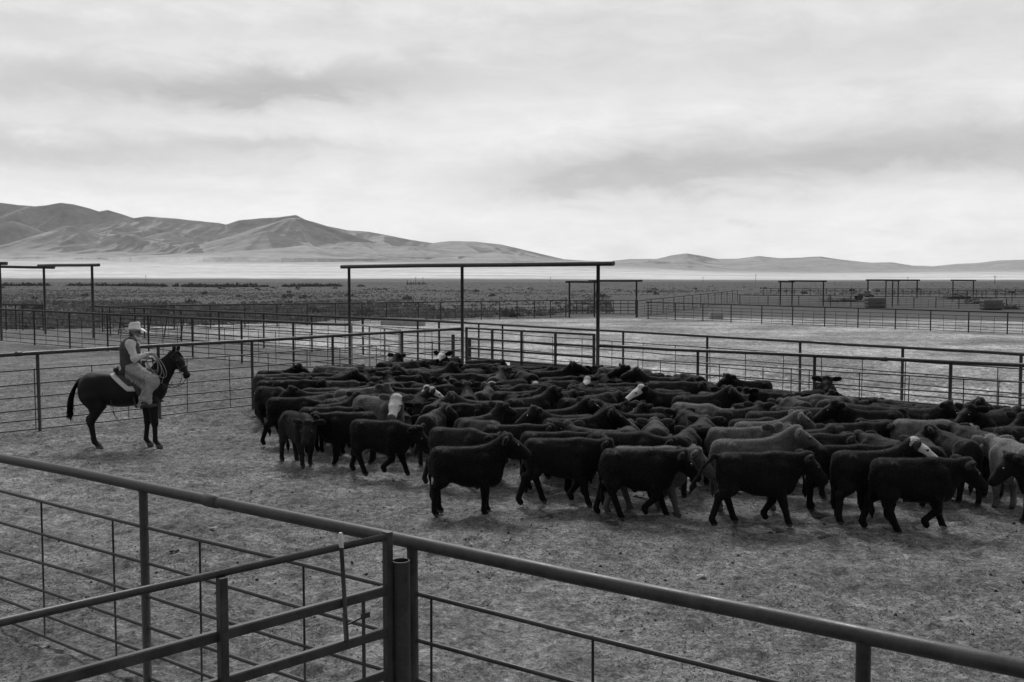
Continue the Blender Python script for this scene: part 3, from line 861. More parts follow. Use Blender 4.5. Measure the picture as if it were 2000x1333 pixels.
# gate leaves in the low far gateway
gate('far gate leaf left of the low far frame post', col(1114, 87.5), col(1160, 88), [1.5, 1.2, .9, .6, .3], [0, .25, .5, .75, 1], 0.06, M_PIPE_FAR)
gate('far gate leaf right of the low far frame post', col(1170, 88), col(1241, 87.5), [1.5, 1.2, .9, .6, .3], [0, .2, .4, .6, .8, 1], 0.06, M_PIPE_FAR)
# two short posts by the middle post of the frame
for u, Y, z, lab in ((885, 33.0, 1.45, 'short thick post left of the middle post of the long crossbeam'), (917, 32.2, 1.40, 'short thick post right of the middle post of the long crossbeam')):
    mb = MB(); mb.tube([(0, 0, -.1), (0, 0, z)], 0.06, 14, cap=False); mb.tube([(0, 0, z - .2), (0, 0, z)], .052, 14, cap=False); mb.tube([(0, 0, z - .201), (0, 0, z - .2)], .052, 14)
    mb.tube([(0, 0, z), (0, 0, z + .001)], [.06, .052], 14, cap=False)
    o = tag(mb.build('pipe_post', M_PIPE), lab, 'post', 'short pipe posts'); o.location = col(u, Y)

# ------------------------------------------------------------------ troughs, bales and what stands about in the pens
M_CONC = plain('weathered_concrete', 0.13, 0.9, 0.3, 3.0, 0.2, 0.01)
M_CONC_L = plain('pale_concrete', 0.34, 0.9, 0.2, 3.0, 0.2, 0.01)
M_HAY = plain('old_hay', 0.17, 0.95, 0.45, 9.0, 0.1, 0.05)
M_HAYL = plain('dark_hay', 0.085, 0.95, 0.45, 5.0, 0.1, 0.05)
M_METAL = plain('dull_metal', 0.20, 0.55, 0.3, 2.0, 0.4)
M_WOOD = plain('grey_timber', 0.10, 0.9, 0.35, 6.0, 0.2, 0.01)
def trough(label, a, b, w, h, mat, wall=0.09):
    a, b = g0(a), g0(b)
    root = tag(empty('water_trough', a), label, 'trough', 'troughs in the pens')
    d = (b - a).normalized(); L = (b - a).length; n = Vector((-d.y, d.x, 0)); z = Vector((0, 0, 1))
    for s in (-1, 1):
        mb = MB(); mb.bar(n * s * (w - wall) / 2 + z * h / 2, d * L + n * s * (w - wall) / 2 + z * h / 2, wall, h); mb.build('side_wall', mat, root)
    for f in (0, 1):
        mb = MB(); q = d * (wall / 2 + f * (L - wall)); mb.bar(q - n * (w / 2 - wall) + z * (h / 2 - .004), q + n * (w / 2 - wall) + z * (h / 2 - .004), wall, h - .008); mb.build('end_wall', mat, root)
    mb = MB(); mb.bar(d * wall + z * h * .35, d * (L - wall) + z * h * .35, w - 2 * wall, h * .5); mb.build('trough_floor', mat, root)
    return root
trough('long grey trough behind the closed herd gate', col(1012, 32.2), col(1190, 29.5), 0.75, 0.62, M_CONC)
trough('long low trough beyond the pale open gate', col(752, 73), col(822, 71), 1.0, 0.52, M_CONC_L)
trough('small pale trough in front of the far right pens', col(1386, 84), col(1411, 84), 0.9, 0.5, M_CONC_L)
def bale(label, u, Y, w, h, seed):
    rg = np.random.default_rng(seed)
    nx_, nz_ = 22, 14
    s = SDF()
    for y in (-.38, .38):
        for z in (.24, h * .5, h - .24): s.cone((-w / 2 + .24, y, z), (w / 2 - .24, y, z), .24, .24, 0.16)
    for x in (-w / 2 + .14, w / 2 - .14):
        for z in (.2, h * .5, h - .2): s.cone((x, -.42, z), (x, .42, z), .15, .15, 0.12)
    for i in range(30):
        s.ell((rg.uniform(-w / 2 + .2, w / 2 - .2), rg.choice((-.5, .5)), rg.uniform(.2, h - .15)), (rg.uniform(.15, .4), .14, rg.uniform(.08, .2)), 0.08)
    me = s.mesh('hay_bale', 0.07, 1); me.materials.append(M_HAY)
    root = link('hay_bale', me); root.location = col(u, Y); tag(root, label, 'hay bale', 'hay bales in the far pens')
    for f in (-.25, .25):
        mb = MB()
        th = [2 * math.pi * i / 18 for i in range(19)]
        mb.tube([Vector((f * w, math.cos(q) * .66, h * .5 + math.sin(q) * h * .52)) for q in th], 0.02, 5, cap=False); mb.build('twine', M_METAL, root)
bale('dark hay bale in the far pens below the widest far frame', 1710, 118, 2.2, 1.25, 3)
bale('dark hay bale in the far pens nearest the right edge', 1936, 110, 2.1, 1.15, 4)
def heap(label, u, Y, w, d, h, seed, mat, name='brush_pile', cat='brush pile'):
    rg = np.random.default_rng(seed); s = SDF()
    for i in range(16):
        x = rg.uniform(-.5, .5) * w; s.ell((x, rg.uniform(-.4, .4) * d, 0), (w * rg.uniform(.12, .25), d * .4, h * (1 - abs(2 * x / w) ** 1.5) * rg.uniform(.5, 1.1) + .08), .15)
    me = s.mesh(name, max(.08, w / 60), 1); me.materials.append(mat)
    o = link(name, me); o.location = col(u, Y); tag(o, label, cat, 'heaps in the far pens')
    mb = MB()
    for i in range(40):
        p = Vector((rg.uniform(-.5, .5) * w, rg.uniform(-.5, .5) * d, h * rg.uniform(.1, .7))); q = p + Vector((rg.uniform(-.9, .9), rg.uniform(-.4, .4), rg.uniform(-.1, .5)))
        mb.tube([p, q], .03, 5)
    tag(mb.build('loose_sticks', M_WOOD, o), kind='stuff')
heap('dark brush pile left of the right hay bale', 1918, 138, 5.0, 2.0, 0.9, 5, M_HAYL)
heap('low brush pile right of the right hay bale', 1968, 112, 2.2, 1.2, 0.5, 6, M_HAYL)
heap('dark brush pile under the farthest pipe frame', 1868, 175, 5.0, 2.0, 1.2, 7, M_HAYL)
heap('long dark pile left of the pale machinery', 1648, 150, 6.5, 2.0, 0.7, 8, M_HAYL)
# pale farm machine standing behind the left bale
root = tag(empty('farm_machine', col(1688, 165)), 'pale farm machine parked beyond the left hay bale', 'machine')
mb = MB(); mb.bar((-1.3, 0, .9), (.9, 0, .9), 1.3, .55); mb.bar((-.2, 0, 1.35), (.8, 0, 1.35), 1.1, .34); mb.build('body', M_METAL, root)
mb = MB(); mb.bar((.95, 0, 1.2), (1.5, 0, 1.2), 1.0, 1.0); mb.bar((.95, 0, 1.78), (1.55, 0, 1.78), 1.1, .14); mb.build('cab', plain('chalky_white_paint', .55, .6), root)
for x in (-.9, .9):
    for y in (-.7, .7):
        mb = MB(); mb.tube([(x, y - .12, .45), (x, y + .12, .45)], .45, 16); mb.build('wheel', M_HAYL, root)
# hay feeder with slanted uprights in the left pens
fa, fb = col(234, 57.5), col(356, 52.5)
root = tag(empty('hay_feeder', fa), 'hay feeder with slanted bars in the pens behind the rider', 'feeder')
d = (fb - fa).normalized(); L = (fb - fa).length; n = Vector((-d.y, d.x, 0))
for i in range(5):
    q = d * (L * i / 4); mb = MB(); mb.tube([q - d * .25 + Vector((0, 0, .1)), q + d * .22 + Vector((0, 0, 1.4))], .03, 8); mb.build('slanted_bar', M_PIPE_FAR, root)
for z in (.22, .62, 1.38):
    mb = MB(); mb.tube([d * (-.25 + .36 * z - .0) + Vector((0, 0, z)), d * (L - .25 + .36 * z) + Vector((0, 0, z))], .028, 8); mb.build('rail', M_PIPE_FAR, root)
# old corral of upright timbers out in the brush, and line poles on the plain
root = tag(empty('old_corral', col(796, 700)), 'small old corral of upright timbers far out in the brush', 'corral')
rg = np.random.default_rng(8)
for i in range(9):
    x = i * 1.5 + rg.uniform(-.4, .4); mb = MB(); mb.tube([(x, rg.uniform(-2, 2), 0), (x + rg.uniform(-.2, .2), 0, rg.uniform(1.5, 3.4))], .22, 6); mb.build('timber', M_HAYL, root)
mb = MB(); mb.bar((-1, 1, .8), (13.5, 1, .8), .3, .5); mb.build('timber_rail', M_HAYL, root)
for u, v0, Y, lab in ((1476, 536, 1500, 'thin pole on the far plain left of the three post far frame'), (1373, 541, 1700, 'thin pole on the far plain beyond the fence leading away'),
        (812, 541, 1500, 'left one of two close thin poles behind the old timber corral'), (826, 542, 1500, 'right one of two close thin poles behind the old timber corral'),
        (1773, 541, 1500, 'thin pole behind the widest far pipe frame'), (1943, 539, 900, 'tallest thin pole on the plain, nearest the right edge'),
        (285, 538, 1600, 'thin pole on the far plain above the hat of the rider'), (1075, 541, 1700, 'thin pole below the right half of the long crossbeam')):
    h = at_y(u, v0, Y).z
    mb = MB(); mb.tube([(0, 0, -.5), (0, 0, h)], [.30, .22], 6); mb.bar((-1.6, 0, h - 1.0), (1.6, 0, h - 1.0), .25, .25)
    o = tag(mb.build('line_pole', M_PIPE_FAR), lab, 'pole', 'power poles on the far plain'); o.location = col(u, Y)

# ------------------------------------------------------------------ coats
def coat(name, v, white_face=False, hair=False, sheen=0.18, shine=0.08):
    m, t, b = material(name)
    o = t.obj()
    n1 = t.noise(o, 5.0, 5.0, 0.6); n2 = t.noise(t.vmath('MULTIPLY', o, (1.0, 1.0, 0.35)), 38.0, 4.0, 0.7)
    r = t.mapr(t.rnd(), 0.0, 1.0, 0.75, 1.30)
    val = t.math('MULTIPLY', t.math('MULTIPLY', t.mapr(n1, 0.3, 0.7, 0.7, 1.35), t.mapr(n2, 0.3, 0.7, 0.65, 1.4)), t.math('MULTIPLY', r, v))
    if white_face:
        at = t.new('ShaderNodeAttribute', attribute_name='face')
        fm = t.mapr(t.math('ADD', at.outputs['Fac'], t.math('MULTIPLY', t.math('SUBTRACT', t.noise(o, 14.0, 4.0, .6), .5), .7)), 0.45, 0.58, 0.0, 1.0)
        val = t.mix(fm, val, t.mapr(n2, 0.3, 0.7, 0.52, 0.80))
    hoof = t.new('ShaderNodeAttribute', attribute_name='hoof').outputs['Fac']
    if not hair: val = t.mix(hoof, val, 0.085)
    t.l.new(grey(t, val), b.inputs['Base Color'])
    b.inputs['Roughness'].default_value = 0.62
    b.inputs['Specular IOR Level'].default_value = shine * (1.0 if not hair else .5)
    b.inputs['Sheen Weight'].default_value = sheen
    if hair:     # light comes through the tips of the coat
        tr = t.new('ShaderNodeBsdfTranslucent'); tr.inputs['Color'].default_value = (min(.5, v * 3 + .13),) * 3 + (1,)
        mx = t.new('ShaderNodeMixShader'); mx.inputs[0].default_value = 0.45
        t.l.new(b.outputs[0], mx.inputs[1]); t.l.new(tr.outputs[0], mx.inputs[2])
        t.l.new(mx.outputs[0], t.n['Material Output'].inputs['Surface'])
    b.inputs['Sheen Roughness'].default_value = 0.45
    shn = t.new('ShaderNodeCombineColor')
    for i in range(3): shn.inputs[i].default_value = min(1.0, 0.10 + v * 3)
    t.l.new(shn.outputs[0], b.inputs['Sheen Tint'])
    return m
COATS = {}
for nm, v in (('black', 0.0085), ('smoky', 0.016), ('charcoal', 0.030), ('grey', 0.085), ('pale', 0.17)):
    COATS[nm] = (coat(nm + '_coat', v), coat(nm + '_hair', v * 1.6 + .006, hair=True, sheen=0.8))
COATS['bald'] = (coat('white_faced_coat', 0.012, True), coat('white_faced_hair', 0.020, True, True, 0.5))
COATS['greybald'] = (coat('grey_white_faced_coat', 0.10, True), coat('grey_white_faced_hair', 0.13, True, True, 0.5))
M_EYE = plain('eye', 0.004, 0.08, 0.1, 3.0, 0.8)
M_SWITCH = coat('tail_hair', 0.012, hair=True)

# ------------------------------------------------------------------ the calves
def unit(v): v = np.array(v, float); return v / np.linalg.norm(v)
HEADS = {  # poll position, direction of the face
    'level': ((.70, 0, .855), (.76, 0, -.65)),
    'up': ((.65, 0, 1.03), (.88, 0, -.42)),
    'high': ((.62, 0, 1.08), (.93, 0, -.22)),
    'low': ((.73, 0, .79), (.66, 0, -.76)),
    'right': ((.60, -.17, .95), (.42, -.72, -.55)),
    'left': ((.60, .17, .95), (.42, .72, -.55)),
    'lowright': ((.66, -.12, .80), (.55, -.52, -.66)),
}
LEGS = {  # per leg: fore/aft shift of the foot, lift (hind left, hind right, fore left, fore right)
    'stand': ((.02, 0), (-.05, 0), (.02, 0), (-.03, 0)),
    'walk': ((.17, 0), (-.17, .02), (-.15, .05), (.13, 0)),
    'stride': ((-.16, .03), (.20, 0), (.17, 0), (-.17, .09)),
    'spread': ((.10, 0), (-.10, 0), (-.08, 0), (.09, 0)),
}
def calf_mesh(name, head, gait, tail='hang', seed=0):
    rg = np.random.default_rng(seed)
    s = SDF()
    # barrel, underline, square hips, deep shoulder and brisket
    s.cone((-.36, 0, .755), (.24, 0, .735), .195, .205, .04, 1.0)
    s.cone((-.30, 0, .635), (.30, 0, .600), .175, .195, .06, 1.0)
    s.cone((-.02, 0, .60), (.16, 0, .585), .205, .205, .06, 1.02)
    s.cone((-.50, 0, .925), (.20, 0, .925), .045, .045, .05, 1.6)
    s.cone((-.36, -.135, .875), (-.36, .135, .875), .062, .062, .07)
    s.cone((-.505, -.085, .865), (-.505, .085, .865), .070, .070, .05)
    s.cone((-.47, 0, .80), (-.46, 0, .66), .155, .165, .06, 1.05)
    s.ell((.22, 0, .915), (.16, .085, .060), .05)
    s.cone((.33, 0, .80), (.37, 0, .60), .165, .175, .06, .92)
    s.ell((.42, 0, .545), (.12, .11, .14), .06)
    for y in (-1, 1):
        s.cone((-.43, .105 * y, .74), (-.455, .125 * y, .52), .150, .105, .05)
        s.cone((.30, .125 * y, .78), (.27, .135 * y, .52), .115, .085, .05)
    lg = LEGS[gait]
    for (sx, lift), y in ((lg[0], 1), (lg[1], -1)):
        st = np.array((-.40 + sx * .12, .13 * y, .52)); hk = np.array((-.515 + sx * .42, .120 * y, .395 + lift * .5)); ft = np.array((-.50 + sx, .12 * y, .085 + lift))
        if lift > 0: ft[0] -= .03
        s.cone(st, hk, .112, .062, .03); s.cone(hk, ft, .058, .045, .02)
        s.ell(hk + (-.015, 0, .01), (.056, .052, .064), .03)
        s.ell(ft, (.043, .042, .042), .02); s.cone(ft + (.005, 0, -.02), ft + (.035, 0, -.058), .044, .050, .015)
    for (sx, lift), y in ((lg[2], 1), (lg[3], -1)):
        el_ = np.array((.27 + sx * .1, .14 * y, .50)); kn = np.array((.29 + sx * .5 + lift * .8, .13 * y, .285 + lift * .35)); ft = np.array((.285 + sx - lift * .25, .125 * y, .085 + lift))
        s.cone(el_, kn, .088, .060, .03); s.ell(kn, (.056, .054, .056), .02); s.cone(kn, ft, .053, .044, .02)
        s.ell(ft, (.040, .040, .040), .02); s.cone(ft + (.003, 0, -.02), ft + (.030, 0, -.058), .043, .048, .015)
    P, d = HEADS[head]; P = np.array(P, float); d = unit(d)
    up = unit(np.array((0, 0, 1.0)) - d * d[2]); sd = np.cross(up, d)
    mid = np.array((.47, P[1] * .35, (.82 + P[2]) / 2 - .03))
    s.cone((.26, 0, .79), mid, .185, .150, .06, .72)
    s.cone(mid, P - d * .05 - up * .03, .150, .112, .05, .80)
    s.cone((.42, 0, .62), P + d * .02 - up * .11, .150, .075, .07, .60)
    s.cone(P - d * .01, P + d * .17, .122, .102, .03, 1.02)
    s.cone(P + d * .16, P + d * .37 - up * .020, .092, .073, .03, 1.0)
    s.cone(P + d * .38 - up * .03 - sd * .022, P + d * .38 - up * .03 + sd * .022, .064, .064, .02)
    s.cone(P + d * .04 - up * .085, P + d * .34 - up * .07, .070, .042, .03)
    s.ell(P + up * .095 - d * .03, (.075, .08, .050), .03)
    for y in (-1, 1):
        s.ell(P + d * .13 + up * .045 + sd * y * .082, (.034, .032, .028), .02)
        a = P + sd * y * .10 + up * .045 - d * .045
        b = P + sd * y * .330 + up * (.050 if head != 'high' else .08) - d * .085
        ex, ey, ez = unit(b - a), None, None
        ez = unit(np.cross(ex, up)); ey = np.cross(ez, ex)
        s.ell((a + b) / 2, (.125, .070, .028), .02, np.stack([ex, ey, ez], 1))
    if tail == 'hang':
        tp = [(-.55, 0, .87), (-.615, .0, .76), (-.625, .01, .55), (-.60, .02, .38)]
    elif tail == 'swing':
        tp = [(-.55, 0, .90), (-.66, -.02, .93), (-.80, -.03, .80), (-.93, -.05, .62)]
    else:
        tp = [(-.55, 0, .87), (-.62, .03, .76), (-.66, .09, .58), (-.68, .14, .42)]
    rr = [.036, .026, .021, .018]
    for i in range(3): s.cone(tp[i], tp[i + 1], rr[i], rr[i + 1], .03)
    t = np.array(tp[-1]); dr = unit(t - np.array(tp[-2]) + (0, 0, -.1))
    s.cone(t, t + dr * .11, .024, .042, .02); s.cone(t + dr * .11, t + dr * .22, .040, .012, .02)
    me = s.mesh(name, .0175, 1)
    v, n = mesh_np(me)
    top = np.percentile(v[(v[:, 0] > -.35) & (v[:, 0] < .10), 2], 99.5); z0 = v[:, 2].min()
    KS = .955 / (top - z0); v[:, 2] -= z0; v *= KS; P = (P - (0, 0, z0)) * KS; v[:, 0] *= .91; P[0] *= .91; d = unit(d * (.91, 1, 1)); up = unit(np.array((0, 0, 1.0)) - d * d[2]); sd = np.cross(up, d)
    # uneven winter coat
    lump = (fbm(v[:, 0] * 7 + 30, v[:, 2] * 7 + v[:, 1] * 6 + 30, 3, seed) - .5) * .013 * sstep(v[:, 2], .15, .5)
    v = v + n * lump[:, None]
    me.vertices.foreach_set('co', v.astype(np.float32).ravel())
    rel = v - P; ax = rel @ d; off = np.linalg.norm(rel - ax[:, None] * d, axis=1); upc = rel @ up
    face = ((ax > -.10) & (ax < .36) & (off < .19) & (upc > -.025) & ~((ax < .02) & (np.abs(rel @ sd) > .095)) & (rel @ up > -.02 - .3 * np.clip(ax, 0, 1))).astype(np.float32)
    hoof = ((v[:, 2] < .05) | ((v[:, 2] < .16) & (off > 2))).astype(np.float32)
    for nm, arr in (('face', face), ('hoof', hoof)):
        at = me.attributes.new(nm, 'FLOAT', 'POINT'); at.data.foreach_set('value', arr)
    me.update()
    def keep(p):
        k = sstep(p[:, 2], .10, .42) * .75 + .25 * sstep(p[:, 2], .55, .95) + .02
        k = k * sstep(p[:, 2], .05, .09) * (1 + .55 * sstep(p[:, 2], .84, .93))
        r = p - P; a = r @ d; o = np.linalg.norm(r - a[:, None] * d, axis=1)
        hd = (a > .04) & (o < .17)
        return np.where(hd, np.where(a > .33, 0.0, .38), k)
    def flow(p): return np.stack([-.55 * np.ones(len(p)), 0 * p[:, 0], -.75 * np.ones(len(p))], 1)
    hm_ = hair_mesh(name + '_hair', me, 17000, .019, .0052, flow, keep, .5, seed + 1)
    hv = np.zeros(len(hm_.vertices) * 3, np.float32); hm_.vertices.foreach_get('co', hv); hv = hv.reshape(-1, 3)
    rel = hv - P; ax = rel @ d; off = np.linalg.norm(rel - ax[:, None] * d, axis=1)
    fa = ((ax > -.10) & (ax < .34) & (off < .19) & (rel @ up > -.02 - .3 * np.clip(ax, 0, 1)) & ~((ax < .02) & (np.abs(rel @ sd) > .09))).astype(np.float32)
    at = hm_.attributes.new('face', 'FLOAT', 'POINT'); at.data.foreach_set('value', fa)
    me.materials.append(COATS['black'][0]); hm_.materials.append(COATS['black'][1])
    eyes = []
    for y in (-1, 1):
        c = P + d * .145 + up * .046 + sd * y * .106
        mb = MB(); k = .019
        mb.lathe(c, [(k * math.sin(q) + 1e-5, -k * math.cos(q)) for q in np.linspace(0, math.pi, 8)], 10)
        e = bpy.data.meshes.new('eye'); e.from_pydata(mb.v, [], mb.f); e.materials.append(M_EYE); e.polygons.foreach_set('use_smooth', [True] * len(mb.f)); eyes.append(e)
    return me, hm_, eyes
KINDS = {
    'sl': ('level', 'stand', 'hang'), 'su': ('up', 'stand', 'hang'), 'sh': ('high', 'spread', 'side'), 'wl': ('level', 'walk', 'hang'),
    'wo': ('low', 'stride', 'side'), 'wd': ('low', 'walk', 'hang'), 'tr': ('right', 'stand', 'side'), 'tl': ('left', 'spread', 'hang'), 'lr': ('lowright', 'spread', 'hang'), 'tail': ('level', 'walk', 'swing'), 'st': ('level', 'stride', 'hang')}
CALF = {k: calf_mesh('calf', *v, seed=20 + i) for i, (k, v) in enumerate(KINDS.items())}

# traced calves: pixel of the middle of the back, heading (0 = facing right, 90 = facing away, -90 = facing us), build, coat, size, label
T = [
 # front row
 (597, 806, -52, 'lr', 'smoky', .96, 'shaggy black calf nearest the rider, coming towards us with its head low and turned'),
 (672, 806, 192, 'sl', 'black', .97, 'black calf facing left, half hidden behind the shaggy calf nearest the rider'),
 (738, 822, -18, 'wo', 'black', .97, 'black calf with lowered head walking right, just in front of the grey white faced calf'),
 (905, 872, 3, 'su', 'black', 1.0, 'black calf standing broadside with raised head, first of the front row'),
 (890, 838, -22, 'wd', 'smoky', .96, 'black calf with its head down right behind the raised head calf of the front row'),
 (1090, 857, -4, 'wl', 'black', 1.02, 'black calf walking right, between the two broadside calves of the front row'),
 (1238, 878, -4, 'st', 'black', 1.0, 'black calf striding right in the front row, left of the tail swinging calf'),
 (1262, 867, -7, 'wl', 'grey', 1.0, 'pale backed grey calf behind the striding black calf of the front row'),
 (1472, 885, 1, 'tail', 'black', 1.02, 'black calf swinging its tail out to the left'),
 (1462, 859, 4, 'su', 'grey', 1.05, 'light grey calf with raised head right behind the tail swinging calf'),
 (1695, 881, 2, 'su', 'bald', 1.02, 'white faced black calf in the front row with its face over another back'),
 (1778, 889, 0, 'st', 'black', 1.02, 'black calf walking right in front of the white faced calf, lowest at the right'),
 (2075, 890, 176, 'wl', 'black', 1.0, 'black calf mostly cut off by the right edge'),
 (1985, 862, 95, 'sl', 'pale', 1.04, 'pale grey calf seen from behind at the right edge'),
 (1915, 847, 97, 'sl', 'smoky', 1.0, 'black calf seen from behind beside the pale grey calf'),
 (1856, 855, 94, 'tl', 'smoky', .98, 'dark calf seen from behind, second from the pale grey calf'),
 (1815, 862, 78, 'sl', 'smoky', .94, 'dark calf seen from behind over the white face of the front row'),
 (1740, 852, 105, 'sl', 'smoky', .96, 'round rumped dark calf just left of the front row white face'),
 (1640, 868, -3, 'sl', 'black', .98, 'black calf between the light grey raised head calf and the front row white face'),
 (1565, 847, -4, 'sl', 'smoky', 1.0, 'dark calf behind the raised head of the light grey calf'),
 (1800, 821, -20, 'wd', 'grey', 1.05, 'long backed grey calf facing right and down, upper right of the front row white face'),
 (1712, 806, 184, 'su', 'black', 1.04, 'black calf facing left with a shining wet nose on the right side of the herd'),
 (1668, 826, 10, 'sl', 'smoky', .95, 'dark calf under the shining nose of the left facing calf'),
 (1755, 824, 160, 'sl', 'smoky', .95, 'dark round backed calf between the shining nose calf and the long grey back'),
 (1424, 829, -5, 'tr', 'grey', 1.04, 'light rimmed grey calf with ears out, face turned to us in the right middle'),
 (1505, 804, 2, 'sl', 'charcoal', .98, 'charcoal calf standing broadside behind the light rimmed grey calf'),
 (1590, 801, 172, 'sl', 'charcoal', .95, 'charcoal calf facing left, next to the broadside charcoal calf'),
 (1440, 798, 20, 'tl', 'smoky', .95, 'dark calf with its head twisted away, left of the broadside charcoal calf'),
 (1362, 827, 74, 'sl', 'smoky', 1.0, 'big dark calf seen from behind left of the light rimmed grey calf'),
 (1328, 846, 68, 'sl', 'smoky', .96, 'dark calf seen from behind with a bright edge, above the pale backed grey calf'),
 (1281, 833, 84, 'sl', 'charcoal', .96, 'round rumped charcoal calf second from the pale backed grey calf'),
 (1215, 825, 80, 'sl', 'charcoal', .94, 'round rumped charcoal calf under the nose of the raised head calf'),
 (1228, 843, -10, 'wd', 'black', 1.03, 'high rumped black calf with its head down behind the pale backed grey calf'),
 (1262, 809, 190, 'su', 'black', 1.0, 'black calf facing left, nose to nose with the raised head calf in the middle'),
 (1112, 817, 5, 'su', 'black', 1.03, 'black calf with raised head facing right in the middle of the herd'),
 (1075, 843, -4, 'sl', 'black', .98, 'black calf whose long back shows under the middle raised head calf'),
 (1000, 826, 2, 'sl', 'black', .98, 'black broadside calf behind the raised head of the front row'),
 (938, 826, -42, 'wd', 'charcoal', .95, 'charcoal calf with its hips high and head down to the right, near the front row'),
 (842, 803, 78, 'tr', 'charcoal', .96, 'charcoal calf seen from behind with ribs showing, right of the grey white faced calf'),
 (838, 787, 82, 'sl', 'smoky', .95, 'dark calf seen from behind, just behind the ribby charcoal calf'),
 (915, 788, 178, 'sl', 'black', 1.0, 'black calf standing level and broadside in the left middle of the herd'),
 (752, 776, -38, 'tr', 'greybald', 1.10, 'grey calf with a full white face looking at us'),
 (748, 800, -48, 'lr', 'charcoal', .84, 'dark calf shoulder to shoulder in front of the grey white faced calf'),
 (812, 778, -84, 'sl', 'black', .98, 'black calf facing us, right behind the grey white faced calf'),
 (778, 773, 25, 'su', 'bald', .96, 'calf with a white stripe of face standing behind the grey white faced calf'),
 (632, 793, 0, 'sl', 'black', .96, 'black calf whose back shows above the shaggy calf nearest the rider'),
 (572, 776, -8, 'wd', 'black', 1.0, 'black calf stepping right with its head down at the left edge of the herd'),
 (632, 758, 205, 'wo', 'smoky', .96, 'dark calf facing left with its head down in the left part of the herd'),
 (648, 770, 60, 'sl', 'smoky', .95, 'dark round rump left of the light rimmed rumps'),
 (694, 765, 24, 'tr', 'grey', 1.0, 'grey calf with light rimmed rump and ears turned to us'),
 (676, 774, 62, 'sl', 'charcoal', .95, 'charcoal rump with a light rim in front of the grey eared calf'),
 (735, 769, 200, 'sl', 'black', .98, 'black calf facing left beside the light rimmed rumps'),
 (640, 736, 4, 'su', 'black', .98, 'black calf with its head up in the left back part of the herd'),
 (572, 744, 2, 'sl', 'black', 1.0, 'black calf standing in the third row at the left edge of the herd'),
 (556, 736, 5, 'sl', 'black', 1.0, 'black calf just behind the left edge grey brown calf'),
 (534, 731, 12, 'sl', 'charcoal', 1.04, 'grey brown calf at the far left corner of the herd, rump to the rider'),
 (540, 722, 0, 'su', 'black', 1.0, 'black calf last along the left fence with its head over the others'),
 (610, 727, -4, 'sl', 'black', .95, 'black calf with head level along the left fence'),
 (660, 713, 3, 'sl', 'black', .96, 'black calf with the back along the left fence near the pale open gate'),
 (700, 716, 175, 'sl', 'black', .96, 'black calf facing left below the pale open gate'),
 # white marked ones further back
 (880, 700, 250, 'sh', 'bald', 1.02, 'white faced calf by the middle gate post, largest white face at the back'),
 (848, 703, 215, 'sl', 'bald', .95, 'white nosed calf just left of the largest white face at the back'),
 (895, 752, 200, 'sl', 'bald', 1.0, 'calf with a broad white forehead in the left middle of the herd'),
 (1000, 741, 230, 'sl', 'bald', .98, 'white faced calf behind the broad white forehead calf'),
 (962, 752, 195, 'sl', 'bald', .92, 'calf with only a white brow showing, left of the middle'),
 (1104, 742, 205, 'sl', 'bald', .98, 'calf with a white forehead near the middle of the closed gate'),
 (1148, 744, 255, 'su', 'bald', .92, 'calf with a white blaze straight to us right of the white forehead calf'),
 (1310, 770, 190, 'su', 'bald', 1.0, 'calf with a white streaked face turned left in the right back part'),
 (1262, 730, 200, 'sh', 'black', 1.02, 'black calf with head raised high by the right post of the tall frame'),
 (1612, 747, 255, 'su', 'black', 1.0, 'black calf with both ears out against the right rear fence'),
 (1470, 745, 195, 'su', 'black', 1.0, 'black calf with raised head against the right rear fence, left of the eared one'),
]
cows = []
for (u, v, hd, kd, ct, s, lab) in T:
    p = hit(u, v, .965 * s)
    a = R(hd)
    cows.append(dict(x=p.x + .06 * math.cos(a), y=p.y + .06 * math.sin(a), a=a, k=kd, c=ct, s=s, lab=lab, fix=1.0 if v > 840 or ct == 'greybald' else .6))
# the packed rest of the herd, standing wherever there is room
POLY = [(508, 737), (548, 724), (640, 709), (720, 703), (860, 699), (1000, 703), (1160, 715), (1280, 729), (1400, 733), (1560, 739), (1700, 752), (1850, 766), (2000, 786), (2200, 808), (2200, 884), (1950, 850), (1700, 846), (1500, 846), (1350, 848), (1200, 843), (1050, 842), (960, 842), (850, 806), (760, 785), (640, 785), (560, 766)]
PG = [hit(u, v, .95) for u, v in POLY]
def inside(x, y):
    c = False; j = len(PG) - 1
    for i in range(len(PG)):
        if (PG[i].y > y) != (PG[j].y > y) and x < (PG[j].x - PG[i].x) * (y - PG[i].y) / (PG[j].y - PG[i].y) + PG[i].x: c = not c
        j = i
    return c
def segd(c, d):
    """closest distance and pushing direction between the spines of two calves"""
    best = (9, 0, 0)
    for i in (-.38, -.12, .14, .40):
        ax, ay = c['x'] + i * c['s'] * math.cos(c['a']), c['y'] + i * c['s'] * math.sin(c['a'])
        for j in (-.38, -.12, .14, .40):
            bx, by = d['x'] + j * d['s'] * math.cos(d['a']), d['y'] + j * d['s'] * math.sin(d['a'])
            q = math.hypot(ax - bx, ay - by)
            if q < best[0]: best = (q, ax - bx, ay - by)
    return best
rd = random.Random(11)
FX0, FX1 = Vector(((1170 - 1000) / F_PX * 27.0, 27.0, 0)), g0(hit(2150, 721, 1.66))
def behind_fence(x, y):
    for p, q in ((FX0, FX1), (G1, G2), (g0(hit(76, 845)), Vector(((903 - 1000) / F_PX * 31.0, 31.0, 0)))):
        n = Vector((-(q.y - p.y), q.x - p.x, 0)).normalized()
        if n.y < 0: n = -n
        if (Vector((x, y, 0)) - p).dot(n) > -.75: return True
    return False
